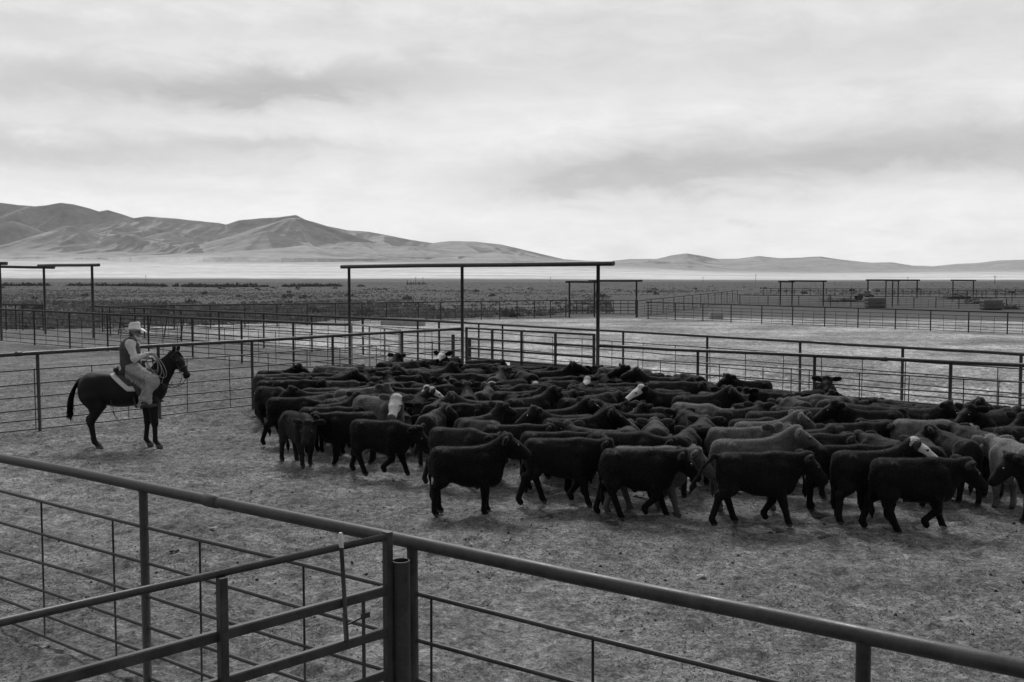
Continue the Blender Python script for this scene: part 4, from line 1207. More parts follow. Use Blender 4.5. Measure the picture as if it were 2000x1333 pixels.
for it in range(26000):
    x, y = rd.uniform(-9, 14), rd.uniform(14, 31)
    if not inside(x, y) or behind_fence(x, y): continue
    q = rd.random()
    h = rd.gauss(0, 26) if q < .47 else rd.gauss(182, 26) if q < .68 else rd.gauss(82, 26) if q < .88 else rd.gauss(-70, 30)
    hd_ = rd.random()
    k = 'sl' if hd_ < .34 else 'wd' if hd_ < .46 else 'wo' if hd_ < .53 else 'tl' if hd_ < .61 else 'tr' if hd_ < .69 else 'lr' if hd_ < .76 else 'su' if hd_ < .93 else 'wl' if hd_ < .97 else 'sh'
    ct = rd.choices(['black', 'smoky', 'charcoal', 'grey'], [.50, .32, .14, .04])[0]
    c = dict(x=x, y=y, a=R(h), k=k, c=ct, s=rd.uniform(.88, 1.06), lab=None, fix=.15)
    if all(segd(c, o)[0] > .405 for o in cows if abs(o['x'] - x) < 1.6 and abs(o['y'] - y) < 1.6): cows.append(c)
for it in range(30):     # let neighbours shoulder each other apart
    for i in range(len(cows)):
        for j in range(i):
            c, d = cows[i], cows[j]
            if abs(c['x'] - d['x']) > 1.5 or abs(c['y'] - d['y']) > 1.5: continue
            q, ex, ey = segd(c, d)
            if q < .41:
                if q < 1e-3: ex, ey, q = .01, .01, .014
                mv = (.41 - q) * .5; wc = (1 - c['fix'] * .85); wd = (1 - d['fix'] * .85); tot = wc + wd
                c['x'] += ex / q * mv * wc / tot * .9; c['y'] += ey / q * mv * wc / tot * .9
                d['x'] -= ex / q * mv * wd / tot * .9; d['y'] -= ey / q * mv * wd / tot * .9
print('CALVES', len(cows))

# words for the unnamed ones: look, heading, head, place in the herd
def words_for(c):
    coatw = {'black': 'black', 'smoky': 'smoky black', 'charcoal': 'charcoal', 'grey': 'grey'}[c['c']]
    h = math.degrees(c['a']) % 360
    hw = 'facing right' if h < 45 or h > 315 else 'seen from behind' if h < 135 else 'facing left' if h < 225 else 'facing us'
    pose = {'sl': 'head level', 'wl': 'head level', 'wd': 'head down', 'wo': 'head down', 'lr': 'head turned down', 'tr': 'head turned', 'tl': 'head turned', 'su': 'head raised', 'st': 'head down', 'sh': 'head raised', 'tail': 'head level'}[c['k']]
    u = u_of((c['x'], c['y'], .9)); v = v_of((c['x'], c['y'], .9))
    row = 'back' if v < 745 + max(0, u - 900) * .035 else 'middle' if v < 800 + max(0, u - 1000) * .015 else 'front'
    zone = 'left' if u < 760 else 'gate side' if u < 1180 else 'right of the gate' if u < 1560 else 'far right'
    return (coatw, hw, pose, row, zone), u
NUMW = ['one', 'two', 'three', 'four', 'five', 'six', 'seven', 'eight', 'nine', 'ten', 'eleven', 'twelve']
ORD = ['leftmost', 'second', 'third', 'fourth', 'fifth', 'sixth', 'seventh', 'eighth', 'ninth', 'tenth', 'eleventh', 'twelfth']
buckets = {}
for c in cows:
    if c['lab'] is None:
        w, u = words_for(c); buckets.setdefault(w, []).append((u, c))
ZW = {'left': 'near the rider', 'gate side': 'below the frame', 'right of the gate': 'right of the frame', 'far right': 'at the far right'}
for (coatw, hw, pose, row, zone), lst in buckets.items():
    lst.sort(key=lambda e: e[0])
    for i, (u, c) in enumerate(lst):
        tail = f"{coatw} calf {hw}, {pose}, {row} rows {ZW[zone]}"
        if len(lst) == 1: c['lab'] = tail
        elif i == 0: c['lab'] = 'leftmost ' + tail
        elif i == len(lst) - 1: c['lab'] = 'rightmost ' + tail
        else: c['lab'] = ORD[min(i, 11)] + ' from left ' + tail
GROUP = 'calves packed in the pen'
for c in cows:
    me, hm_, eyes = CALF[c['k']]
    o = link('calf', me)
    o.location = (c['x'], c['y'], zg(c['x'], c['y']) - .004); o.rotation_euler = (0, 0, c['a']); s = c['s']; o.scale = (s * rd.uniform(.94, 1.05), s * rd.uniform(.88, 1.02), s)
    tag(o, c['lab'], 'calf', GROUP)
    o.material_slots[0].link = 'OBJECT'; o.material_slots[0].material = COATS[c['c']][0]
    hr = link('coat_hair', hm_, o)
    hr.material_slots[0].link = 'OBJECT'; hr.material_slots[0].material = COATS[c['c']][1]
    vis = v_of((c['x'], c['y'], .9)) > 770 or c['c'] in ('bald', 'greybald')
    if vis:
        for e in eyes: link('eye', e, o)

# ------------------------------------------------------------------ the horse (facing +x, its right side is -y)
HX = hit(238, 876)
HROT = R(10)
M_HORSE = coat('dark_horse_coat', 0.0060, sheen=0.05, shine=0.28)
M_MANE = coat('horse_mane', 0.007, hair=True, sheen=0.1, shine=0.3)
M_HOOF = plain('hoof_horn', 0.10, 0.7, 0.2, 20)
s = SDF()
s.cone((-.36, 0, 1.17), (.34, 0, 1.14), .275, .285, .06, .86)
s.ell((-.50, 0, 1.20), (.27, .27, .285), .08)
s.ell((-.30, 0, 1.33), (.28, .17, .14), .08)
s.ell((.02, 0, 1.05), (.46, .27, .24), .08)
s.ell((.53, 0, 1.36), (.20, .085, .15), .08)
s.ell((.62, 0, 1.12), (.22, .20, .25), .08)
for y in (-1, 1):
    s.ell((-.52, .15 * y, 1.12), (.22, .13, .28), .07)
    s.cone((-.50, .15 * y, 1.02), (-.45, .15 * y, .82), .175, .115, .06)
    s.cone((.55, .15 * y, 1.20), (.56, .155 * y, .93), .155, .105, .06)
    s.ell((.74, .09 * y, 1.14), (.10, .09, .13), .06)
def hind(y, x):
    st = np.array((-.42 + x * .4, .15 * y, .84)); hk = np.array((-.62 + x, .145 * y, .535)); ft = np.array((-.565 + x, .14 * y, .165))
    s.cone(st, hk, .125, .062, .05); s.ell(hk + (-.03, 0, .02), (.055, .048, .085), .03); s.ell(hk + (.0, 0, -.03), (.06, .052, .07), .03)
    s.cone(hk, ft, .056, .045, .03); s.ell(ft, (.056, .051, .054), .02)
    s.cone(ft + (.01, 0, -.02), ft + (.065, 0, -.085), .040, .047, .02); s.cone(ft + (.075, 0, -.10), ft + (.095, 0, -.135), .055, .068, .01)
def fore(y, x, fx=0.0):
    el_ = np.array((.55 + x, .15 * y, .93)); kn = np.array((.575 + x + fx * .3, .145 * y, .50)); ft = np.array((.575 + x + fx, .14 * y, .16))
    s.cone(el_, kn, .110, .064, .05); s.ell(kn, (.062, .058, .068), .03); s.cone(kn, ft, .053, .044, .03); s.ell(ft, (.049, .045, .05), .02)
    s.cone(ft + (.005, 0, -.02), ft + (.05, 0, -.08), .039, .046, .02); s.cone(ft + (.06, 0, -.095), ft + (.08, 0, -.13), .053, .066, .01)
hind(-1, .10); hind(1, .02); fore(-1, .07, .0); fore(1, -.10, -.05)
# neck and head
s.cone((.56, 0, 1.24), (.78, 0, 1.53), .225, .165, .07, .62)
s.cone((.78, 0, 1.53), (.985, 0, 1.77), .165, .112, .06, .66)
s.cone((.70, 0, 1.18), (.95, 0, 1.60), .15, .09, .07, .65)
PO = np.array((1.005, 0, 1.80)); HD = unit((.235, -.15, -.33)); UPH = unit(np.array((0, 0, 1.)) - HD * HD[2]); SDH = np.cross(UPH, HD)
s.cone(PO, PO + HD * .20, .105, .105, .04, .85)
s.cone(PO + HD * .06 - UPH * .075, PO + HD * .20 - UPH * .075, .085, .078, .03, .72)
s.cone(PO + HD * .18, PO + HD * .45 - UPH * .01, .090, .062, .04, .82)
s.ell(PO + HD * .49 - UPH * .015, (.062, .058, .062), .03)
s.ell(PO + HD * .50 - UPH * .06, (.045, .045, .035), .02)
for y in (-1, 1):
    s.ell(PO + HD * .17 + UPH * .045 + SDH * y * .075, (.035, .026, .028), .02)
    s.ell(PO + HD * .50 + UPH * .01 + SDH * y * .042, (.025, .02, .022), .015)
    a = PO + UPH * .075 + SDH * y * .055 - HD * .03; b = a + np.array((.03, y * .03, .14))
    s.cone(a, (a + b) / 2, .030, .038, .02, .8); s.cone((a + b) / 2, b, .037, .008, .015, .8)
# dock
s.cone((-.72, 0, 1.33), (-.80, 0, 1.24), .06, .045, .04)
hme = s.mesh('horse', .0165, 1)
v, n = mesh_np(hme)
at = hme.attributes.new('hoof', 'FLOAT', 'POINT'); at.data.foreach_set('value', (v[:, 2] < .075).astype(np.float32))
hme.materials.append(M_HORSE)
horse = tag(link('horse', hme), 'dark saddled horse standing with its right side to us and head towards the herd', 'horse')
horse.location = HX; horse.rotation_euler = (0, 0, HROT)
def strands(name, roots, paths, mat, parent, rad=.006, n=5):
    mb = MB()
    for pth, r in paths:
        if len(pth) == 4:
            pth = [(1-t)**3*pth[0]+3*t*(1-t)**2*pth[1]+3*t*t*(1-t)*pth[2]+t**3*pth[3] for t in (0,.18,.36,.54,.72,.88,1)]
            mb.tube(pth, [r*(1-.75*(i/6)**2) for i in range(7)], n, cap=False); continue
        mb.tube(pth, [r, r * .9, r * .7, r * .25][:len(pth)] if len(pth) == 4 else [r] * (len(pth) - 1) + [r * .2], n, cap=False)
    return mb.build(name, mat, parent)
rg = np.random.default_rng(3)
paths = []
for i in range(150):
    f = rg.random(); ln = .50 + .22 * rg.random(); y0 = rg.normal(0, .028)
    p0 = Vector((-.75 - .08 * f, y0, 1.34 - .12 * f)); p1 = Vector((-.87 - .05 * rg.random(), y0 * 1.6, 1.12)); p2 = Vector((-.93 + rg.normal(0, .025), y0 * 2.2, .90)); p3 = Vector((-.93 + rg.normal(0, .03), y0 * 1.8, .66 + rg.normal(0, .05)))
    paths.append(([p0, p1, p2, p3], .012))
strands('tail_hair', None, paths, M_MANE, horse)
paths = []
for i in range(110):
    f = rg.random(); a = Vector((.60, 0, 1.545)).lerp(Vector((1.00, 0, 1.90)), f) + Vector((0, 0, -.02))
    paths.append(([a, a + Vector((-.015, .05, .035)), a + Vector((-.04, .10, -.02)), a + Vector((-.05, .125 + .02 * rg.random(), -.16 - .10 * rg.random()))], .011))
for i in range(14):
    a = Vector(PO + UPH * .10 + HD * .0); paths.append(([a, a + Vector((.04, rg.normal(0, .02), .01)), a + Vector((.09, rg.normal(0, .025), -.07)), a + Vector((.13, rg.normal(0, .03), -.16))], .009))
strands('mane', None, paths, M_MANE, horse)
for y in (-1, 1):
    c = PO + HD * .17 + UPH * .048 + SDH * y * .088; k = .021
    mb = MB(); mb.lathe(c, [(k * math.sin(q) + 1e-5, -k * math.cos(q)) for q in np.linspace(0, math.pi, 8)], 10); mb.build('eye', M_EYE, horse)

def place(o, label, cat):
    o.location = HX; o.rotation_euler = (0, 0, HROT); return tag(o, label, cat)
def V(*a): return Vector(a)

# ------------------------------------------------------------------ tack
M_LEATHER = plain('dark_saddle_leather', 0.030, 0.5, 0.35, 9.0, 0.45)
M_LEATHER2 = plain('worn_leather', 0.060, 0.6, 0.35, 9.0, 0.4)
M_BLANKET = plain('pale_wool_blanket', 0.62, 0.95, 0.25, 40.0, 0.1, .004)
M_ROPE = plain('pale_rope', 0.24, 0.8, 0.25, 60.0, 0.2, .002)
M_STEEL = plain('steel', 0.5, 0.35, 0.1, 10.0, 0.5, 0.0, 0.9)
def skin_over(name, x0, x1, zlow, off, mat, parent=None, edge=.02, curve=0.0, ny=28, nx=18):
    """a cloth laid over the back: follows the barrel outline from one side to the other"""
    vs = []; 
    def outline(x, th):
        # barrel cross section of the horse at x: half width / height, th from -1 (right low edge) to 1
        zc = 1.15; ry = .26 + off; rz = (.285 if x < .3 else .285 + (x - .3) * .25) + off + (.06 if x > .38 else 0)
        a = th * zlow
        return V(x, ry * math.sin(a), zc + rz * math.cos(a))
    for layer in (0, 1):
        for i in range(nx + 1):
            x = x0 + (x1 - x0) * i / nx
            for j in range(ny + 1):
                th = -1 + 2 * j / ny
                p = outline(x - curve * (abs(th) ** 1.6) * (1 - i / nx), th)
                c = V(p.x, 0, 1.15); r = (p - c); p = c + r * (1 - layer * edge / max(r.length, .05))
                vs.append(p)
    w = ny + 1; m_ = (nx + 1) * w; fs = []
    for i in range(nx):
        for j in range(ny):
            a = i * w + j; fs.append((a, a + 1, a + w + 1, a + w)); fs.append((m_ + a, m_ + a + w, m_ + a + w + 1, m_ + a + 1))
    for i in range(nx):
        a = i * w; fs.append((a, a + w, m_ + a + w, m_ + a)); a = i * w + ny; fs.append((a, m_ + a, m_ + a + w, a + w))
    for j in range(ny):
        fs.append((j, m_ + j, m_ + j + 1, j + 1)); a = nx * w + j; fs.append((a, a + 1, m_ + a + 1, m_ + a))
    mb = MB(); mb.add(vs, fs, True)
    return mb.build(name, mat, parent)
bl = skin_over('saddle_blanket', -.20, .50, 1.62, .030, M_BLANKET, None, .022, -.38); place(bl, 'pale wool saddle blanket under the saddle on the dark horse', 'saddle blanket')
sd_ = place(empty('saddle', (0, 0, 0)), 'dark leather western saddle under the rider', 'saddle')
skin_over('skirt', -.10, .44, 1.30, .046, M_LEATHER, sd_, .014, -.30)
q = SDF(); q.cone((.02, 0, 1.47), (.36, 0, 1.475), .075, .075, .04, 1.9); q.cone((-.06, -.16, 1.53), (-.06, .16, 1.53), .028, .028, .04); q.ell((-.055, 0, 1.545), (.030, .19, .075), .03); q.cone((-.06, -.14, 1.545), (-.06, .14, 1.545), .030, .030, .04)
q.cone((.40, 0, 1.50), (.43, 0, 1.62), .085, .045, .04, 1.3)
me = q.mesh('seat', .014, 2); me.materials.append(M_LEATHER); link('seat', me, sd_)
mb = MB(); mb.lathe((.44, 0, 1.62), [(.001, .085), (.035, .083), (.045, .07), (.04, .055), (.022, .04), (.02, 0)], 16); mb.build('horn', M_LEATHER2, sd_)
for y in (-1, 1):
    mb = MB(); mb.bar(V(.30, .30 * y, 1.32), V(.50, .335 * y, .92), .10, .012, up=V(0, y, 0)); mb.build('fender', M_LEATHER, sd_)
    st = mb = MB(); c = V(.545, .34 * y, .845)
    mb.bar(c + V(-.075, 0, 0), c + V(.075, 0, 0), .10, .022); mb.bar(c + V(-.07, 0, .01), c + V(-.03, 0, .15), .05, .014, up=V(1, 0, 0)); mb.bar(c + V(.07, 0, .01), c + V(.03, 0, .15), .05, .014, up=V(1, 0, 0)); mb.build('stirrup', M_LEATHER2, sd_)
pts = [V(.30, .285 * math.cos(a) * 1.0, 1.10 + .30 * math.sin(a) - (.0)) for a in np.linspace(math.pi + .25, 2 * math.pi - .25, 14)]
mb = MB(); mb.tube(pts, .022, 6); mb.build('cinch', M_LEATHER2, sd_)
mb = MB(); mb.tube([V(-.12, -.29, .98), V(-.10, -.24, .86), V(-.09, -.20, .72), V(-.03, -.22, .60), V(.02, -.22, .54)], .006, 6); mb.tube([V(-.12, -.28, .98), V(-.13, -.23, .80), V(-.07, -.20, .66), V(-.02, -.2, .60)], .005, 6); mb.build('saddle_string', M_LEATHER2, sd_)
# bridle and reins
br = place(empty('bridle', (0, 0, 0)), 'leather bridle with reins on the dark horse', 'bridle')
def ring(c, ax, rx, ry, r, a0=0, a1=2 * math.pi, n=22):
    ax = unit(ax); e1 = SDH; e2 = np.cross(ax, e1)
    return [Vector(c + e1 * rx * math.cos(t) + e2 * ry * math.sin(t)) for t in np.linspace(a0, a1, n)]
mb = MB(); mb.tube(ring(PO + HD * .33 - UPH * .012, HD, .076, .088, .008), .008, 6, cap=False); mb.build('noseband', M_LEATHER2, br)
mb = MB(); mb.tube(ring(PO + HD * .03 - UPH * .03, unit(HD + UPH * .25), .098, .150, .008), .009, 6, cap=False); mb.build('headstall', M_LEATHER2, br)
for y in (-1, 1):
    a = Vector(PO + HD * .06 + SDH * y * .098); b = Vector(PO + HD * .42 - UPH * .03 + SDH * y * .066)
    mb = MB(); mb.tube([a, a.lerp(b, .5) + Vector(SDH) * y * .004, b], .008, 6); mb.build('cheek_strap', M_LEATHER2, br)
    mb = MB(); mb.tube([b, b + V(-.01, 0, -.09)], .008, 6); mb.lathe(b, [(.001, -.02), (.024, -.012), (.024, .012), (.001, .02)], 12, 1, .4); mb.build('bit_shank', M_STEEL, br)
    e = b + V(-.01, 0, -.09)
    mb = MB(); c0, c1, c2, c3 = e, V(1.08, .10 * y, .98), V(.66, .30 * y, 1.22), V(.60, -.04, 1.755); mb.tube([(1-t)**3*c0+3*t*(1-t)**2*c1+3*t*t*(1-t)*c2+t**3*c3 for t in np.linspace(0, 1, 16)], .0075, 6); mb.build('rein', M_LEATHER2, br)
mb = MB(); mb.tube([V(.90, -.16, 1.26), V(.86, -.19, 1.13), V(.93, -.2, 1.20), V(.99, -.18, 1.30)], .007, 6); mb.build('rein_tail', M_LEATHER2, br)

# ------------------------------------------------------------------ the rider
M_SKIN = plain('weathered_skin', 0.22, 0.6, 0.2, 30.0, 0.35)
M_SHIRT = plain('pale_shirt_cloth', 0.62, 0.9, 0.18, 22.0, 0.1, .006)
M_VEST = plain('quilted_vest', 0.075, 0.8, 0.2, 16.0, 0.2, .008)
M_CHAPS = plain('pale_suede_chaps', 0.35, 0.95, 0.22, 14.0, 0.1, .008)
M_BOOT = plain('brown_boot', 0.055, 0.55, 0.3, 12.0, 0.4)
M_HAT = plain('pale_felt_hat', 0.74, 0.95, 0.10, 18.0, 0.08, .003)
M_SCARF = plain('white_scarf', 0.75, 0.9, 0.12, 30.0, 0.1, .004)
M_BEARD = plain('white_beard', 0.6, 0.95, 0.2, 60.0, 0.1, .006)
M_GLASS = plain('dark_lens', 0.004, 0.12, 0.1, 5.0, 0.6)
PEL, CHE, NCK, HEADC = np.array((.20, 0, 1.60)), np.array((.20, 0, 1.93)), np.array((.235, 0, 2.10)), np.array((.295, -.01, 2.235))
SHL, SHR = np.array((.225, .205, 2.045)), np.array((.235, -.205, 2.04))
ELR, HNR = np.array((.33, -.285, 1.765)), np.array((.575, -.16, 1.845))
ELL, HNL = np.array((.31, .265, 1.77)), np.array((.535, .05, 1.755))
HIPS = [np.array((.22, y * .11, 1.58)) for y in (-1, 1)]
KNS = [np.array((.655, y * .345, 1.345)) for y in (-1, 1)]
ANK = [np.array((.485, y * .365, .945)) for y in (-1, 1)]
b_ = SDF()
b_.cone(PEL, CHE, .150, .165, .05, 1.15); b_.cone(CHE, NCK - (0, 0, .06), .165, .10, .05, 1.3); b_.cone(SHL, SHR, .075, .075, .05)
b_.cone(NCK - (0, 0, .05), HEADC - (.02, 0, .06), .058, .055, .03)
b_.ell(HEADC + (-.01, 0, .03), (.100, .078, .105), .03); b_.ell(HEADC + (.035, 0, -.055), (.062, .060, .075), .03)     # skull and jaw
b_.cone(HEADC + (.085, 0, .02), HEADC + (.112, 0, -.025), .012, .018, .012); b_.ell(HEADC + (.075, 0, .045), (.02, .06, .014), .012); b_.ell(HEADC + (.085, 0, -.115), (.026, .03, .024), .015)
b_.ell(HEADC + (.088, 0, -.065), (.014, .028, .008), .008); b_.ell(HEADC + (.086, 0, -.082), (.014, .024, .009), .006)
for y in (-1, 1): b_.ell(HEADC + (-.005, y * .082, -.01), (.026, .012, .036), .01)
for S_, E_, H_ in ((SHR, ELR, HNR), (SHL, ELL, HNL)):
    b_.cone(S_, E_, .062, .047, .04); b_.cone(E_, H_, .047, .031, .03)
for i in (0, 1):
    b_.cone(HIPS[i], KNS[i], .105, .072, .05); b_.cone(KNS[i], ANK[i], .068, .045, .04); b_.cone(ANK[i] + (-.02, 0, -.03), ANK[i] + (.15, 0, -.075), .046, .036, .03)
def hand(H_, fwd, upv, side, curl, thumb_side):
    """palm, four fingers of unequal length curled round the rein, thumb from the side of the palm"""
    f, u_, w = unit(fwd), unit(upv), None
    w = np.cross(u_, f) * side
    b_.cone(H_, H_ + f * .055, .026, .030, .015, 1.0); b_.cone(H_ + f * .02 + w * .022, H_ + f * .075 + w * .028, .018, .017, .012); b_.cone(H_ + f * .02 - w * .022, H_ + f * .07 - w * .028, .018, .017, .012)
    for k, ln in enumerate((.040, .046, .043, .034)):
        k0 = H_ + f * .082 + w * (.030 - .020 * k)
        k1 = k0 + (f * math.cos(curl) - u_ * math.sin(curl)) * ln
        k2 = k1 + (f * math.cos(curl * 2.3) - u_ * math.sin(curl * 2.3)) * ln * .75
        k3 = k2 + (f * math.cos(curl * 3.3) - u_ * math.sin(curl * 3.3)) * ln * .55
        b_.cone(k0, k1, .0105, .010, .004); b_.cone(k1, k2, .010, .009, .003); b_.cone(k2, k3, .009, .008, .003)
    t0 = H_ + f * .022 + w * .030 * thumb_side; t1 = t0 + unit(f * .6 + w * .7 * thumb_side - u_ * .25) * .042; t2 = t1 + unit(f * .8 - u_ * .5) * .034
    b_.cone(t0, t1, .014, .012, .008); b_.cone(t1, t2, .012, .009, .003)
hand(HNR, (.9, .25, .05), (-.05, -.15, 1), 1, .75, 1)
hand(HNL, (.9, -.25, -.1), (.1, .25, 1), 1, .95, -1)
pme = b_.mesh('person', .0085, 1); pme.materials.append(M_SKIN)
person = place(link('person', pme), 'rider in a pale cowboy hat, dark vest and fringed chaps sitting on the dark horse', 'person')
def cloth(name, build, mat, h=.011, smooth=2, fold=.0, seed=1, parent=None, cut_=None):
    q = SDF(); build(q); me = q.mesh(name, h, smooth)
    if fold:
        v, n = mesh_np(me)
        w = (ridged(v[:, 0] * 9 + v[:, 1] * 5 + 20, v[:, 2] * 11 + 20, 3, seed) - .5) * fold
        v = v + n * w[:, None]; me.vertices.foreach_set('co', v.astype(np.float32).ravel()); me.update()
    me.materials.append(mat)
    return link(name, me, parent or person)
def shirt(q):
    q.cone(PEL + (0, 0, .05), CHE, .155, .172, .05, 1.15); q.cone(CHE, NCK - (0, 0, .07), .172, .095, .05, 1.3); q.cone(SHL, SHR, .084, .084, .05)
    for S_, E_, H_ in ((SHR, ELR, HNR), (SHL, ELL, HNL)):
        q.cone(S_, E_, .076, .066, .04); q.cone(E_, H_ + (E_ - H_) * .13, .066, .043, .03); q.ell(E_ + (-.01, 0, -.012), (.062, .058, .058), .04); q.cone(H_ + (E_ - H_) * .16, H_ + (E_ - H_) * .03, .045, .043, .01)
cloth('shirt', shirt, M_SHIRT, fold=.018, seed=2)
def vest(q):
    q.cone(PEL + (-.005, 0, -.03), PEL + (-.01, 0, .10), .168, .176, .05, 1.16); q.cone(PEL + (-.01, 0, .08), CHE + (-.01, 0, .02), .176, .190, .05, 1.14); q.cone(CHE, NCK - (.0, 0, .065), .186, .098, .05, 1.28)
    q.cone(SHL * .86 + CHE * .14 + (-.01, -.0, .015), SHR * .86 + CHE * .14 + (-.01, 0, .015), .090, .090, .04)
    q.cone(NCK + (-.015, 0, -.055), NCK + (-.005, 0, .01), .085, .078, .02)
    q.cut(NCK + (.005, 0, .035), (.066, .066, .07)); q.cut(SHR + (.02, -.085, -.04), (.095, .062, .115)); q.cut(SHL + (.02, .085, -.04), (.095, .062, .115)); q.cut(CHE + (.225, 0, .0), (.055, .035, .30))
cloth('vest', vest, M_VEST, fold=.014, seed=4)
def chaps(q):
    for i, y in ((0, -1), (1, 1)):
        q.cone(HIPS[i] + (.02, 0, .0), KNS[i], .130, .100, .05); q.cone(KNS[i], ANK[i] + (.0, 0, .06), .098, .085, .05)
        q.cone(KNS[i] + (.03, 0, -.02), ANK[i] + (.07, y * .0, .10), .075, .060, .05); q.ell(KNS[i] + (.055, y * .01, -.02), (.065, .075, .12), .05)
        q.cone(ANK[i] + (.09, 0, .13), ANK[i] + (.115, 0, -.03), .062, .050, .04)
    q.cone(PEL + (.02, 0, -.05), PEL + (.03, 0, .0), .150, .140, .04, 1.2)
ch = cloth('chaps', chaps, M_CHAPS, fold=.026, seed=6)
rg = np.random.default_rng(12)
mb = MB()
for i in range(64):   # fringe along the outer rear seam
    f = i / 63; y = -1
    p = Vector(HIPS[0]).lerp(Vector(KNS[0]), f / .55) if f < .55 else Vector(KNS[0]).lerp(Vector(ANK[0]), (f - .55) / .45)
    p = p + V(-.07 - .02 * math.sin(f * 3.1), -.075, -.05 if f < .55 else 0)
    ln = .13 + .05 * rg.random()
    mb.tube([p, p + V(-.02, -.018, -ln * .5), p + V(-.01 + rg.normal(0, .01), -.012, -ln)], .0052, 4)
mb.build('fringe', M_CHAPS, ch)
mb = MB()
for i in range(7):
    p = Vector(HIPS[0]).lerp(Vector(KNS[0]), .15 + .13 * i) + V(-.02, -.118 - .0 * i, -.01)
    mb.lathe(p, [(.001, .014), (.011, .010), (.014, 0), (.011, -.010), (.001, -.014)], 10)
mb.build('conchos', M_STEEL, ch)
for i, y in ((0, -1), (1, 1)):
    q = SDF(); a = ANK[i]
    q.cone(a + (.0, 0, .10), a + (-.005, 0, -.02), .058, .052, .03); q.cone(a + (-.02, 0, -.045), a + (.14, 0, -.075), .050, .042, .04); q.ell(a + (.20, 0, -.078), (.055, .036, .030), .03); q.cone(a + (-.045, 0, -.06), a + (-.045, 0, -.105), .032, .028, .01)
    me = q.mesh('boot', .010, 1); me.materials.append(M_BOOT); link('boot', me, person)
mb = MB(); a = ANK[0]; mb.tube([Vector(a + (-.10, 0, -.06)), Vector(a + (-.055, -.05, -.055)), Vector(a + (.03, -.06, -.05))], .007, 6); mb.tube([Vector(a + (-.10, 0, -.06)), Vector(a + (-.14, 0, -.065))], .006, 6); mb.build('spur', M_STEEL, person)
# hat: creased crown, wide brim dipping fore and aft and curled up at the sides
vs, fs = [], []; N = 40
hc = Vector(HEADC + (-.005, 0, .062))
rings = [(1.0, 'b'), (.98, 'b2'), (.62, 'b'), (.50, 0.0), (.49, .05), (.475, .10), (.455, .135), (.40, .150), (.24, .146), (.06, .132)]
BR = .205
for ri, (rr_, z) in enumerate(rings):
    for k in range(N):
        th = 2 * math.pi * k / N; cx, cy = math.cos(th), math.sin(th)
        if isinstance(z, str):
            e = rr_; curl = .040 * (abs(cy) ** 2.2) * ((e - .5) / .5) ** 1.5 - .040 * (abs(cx) ** 2) * ((e - .5) / .5)
            zz_ = curl + (.006 if z == 'b2' else 0)
        else:
            zz_ = z
            if z > .12: zz_ -= .028 * math.exp(-(cy / .42) ** 2) * (1 - .4 * rr_ / .45) - .010 * cx
        x = BR * 1.06 * rr_ * cx * (1.0 if rr_ > .55 else 1.04); y = BR * .90 * rr_ * cy * (1 if rr_ > .55 else .95)
        if not isinstance(z, str) and z > .05 and cx > .2: y *= 1 - .16 * (cx - .2) * (z / .15)
        vs.append(hc + V(x, y, zz_))
for i in range(len(rings) - 1):
    for k in range(N): fs.append((i * N + k, i * N + (k + 1) % N, (i + 1) * N + (k + 1) % N, (i + 1) * N + k))
fs.append(tuple((len(rings) - 1) * N + k for k in range(N)))
# underside of the brim
o0 = len(vs)
for rr_ in (.99, .49):
    for k in range(N):
        base = vs[0 * N + k] if rr_ > .9 else vs[3 * N + k]
        vs.append(base + V(0, 0, -.005))
for k in range(N):
    fs.append((o0 + k, o0 + N + k, o0 + N + (k + 1) % N, o0 + (k + 1) % N)); fs.append((k, o0 + k, o0 + (k + 1) % N, (k + 1) % N))
mb = MB(); mb.add(vs, fs, True); hat = mb.build('hat', M_HAT, person)
mb = MB()
pts = [hc + V(BR * .545 * math.cos(t), BR * .90 * .492 * math.sin(t), .012) for t in np.linspace(0, 2 * math.pi, 33)]
mb.tube(pts, .009, 6, cap=False); mb.build('hat_band', M_LEATHER2, hat)
for y in (-1, 1):
    pass
mb = MB()
for y in (-1, 1):
    c = Vector(HEADC + (.088, y * .034, .020)); mb.lathe(c, [(.001, -.020), (.018, -.018), (.026, 0), (.018, .018), (.001, .020)], 12, .45, 1.0)
    mb.tube([Vector(HEADC + (.085, y * .06, .025)), Vector(HEADC + (-.01, y * .088, .012))], .004, 5)
mb.tube([Vector(HEADC + (.098, -.012, .024)), Vector(HEADC + (.098, .012, .024))], .004, 5)
mb.build('sunglasses', M_GLASS, person)
q = SDF(); q.ell(HEADC + (.072, 0, -.118), (.050, .056, .050), .03); q.ell(HEADC + (.095, 0, -.056), (.018, .040, .012), .01)
for y in (-1, 1): q.cone(HEADC + (.0, y * .068, -.04), HEADC + (.055, y * .045, -.11), .016, .028, .02)
me = q.mesh('beard', .009, 1); me.materials.append(M_BEARD); link('beard', me, person)
q = SDF(); q.ell(HEADC + (-.050, 0, -.015), (.064, .0745, .066), .02)
me = q.mesh('hair', .011, 1); me.materials.append(M_LEATHER2); link('hair', me, person)
q = SDF()
for t in np.linspace(0, 2 * math.pi, 12): q.ell(NCK + (.015 + .072 * math.cos(t), .070 * math.sin(t), -.012 - .03 * math.cos(t)), (.03, .03, .026), .02)
q.cone(NCK + (.095, 0, -.03), NCK + (.125, -.02, -.14), .032, .020, .02); q.ell(NCK + (.10, 0, -.05), (.04, .055, .05), .02)
me = q.mesh('scarf', .010, 1); me.materials.append(M_SCARF); link('scarf', me, person)
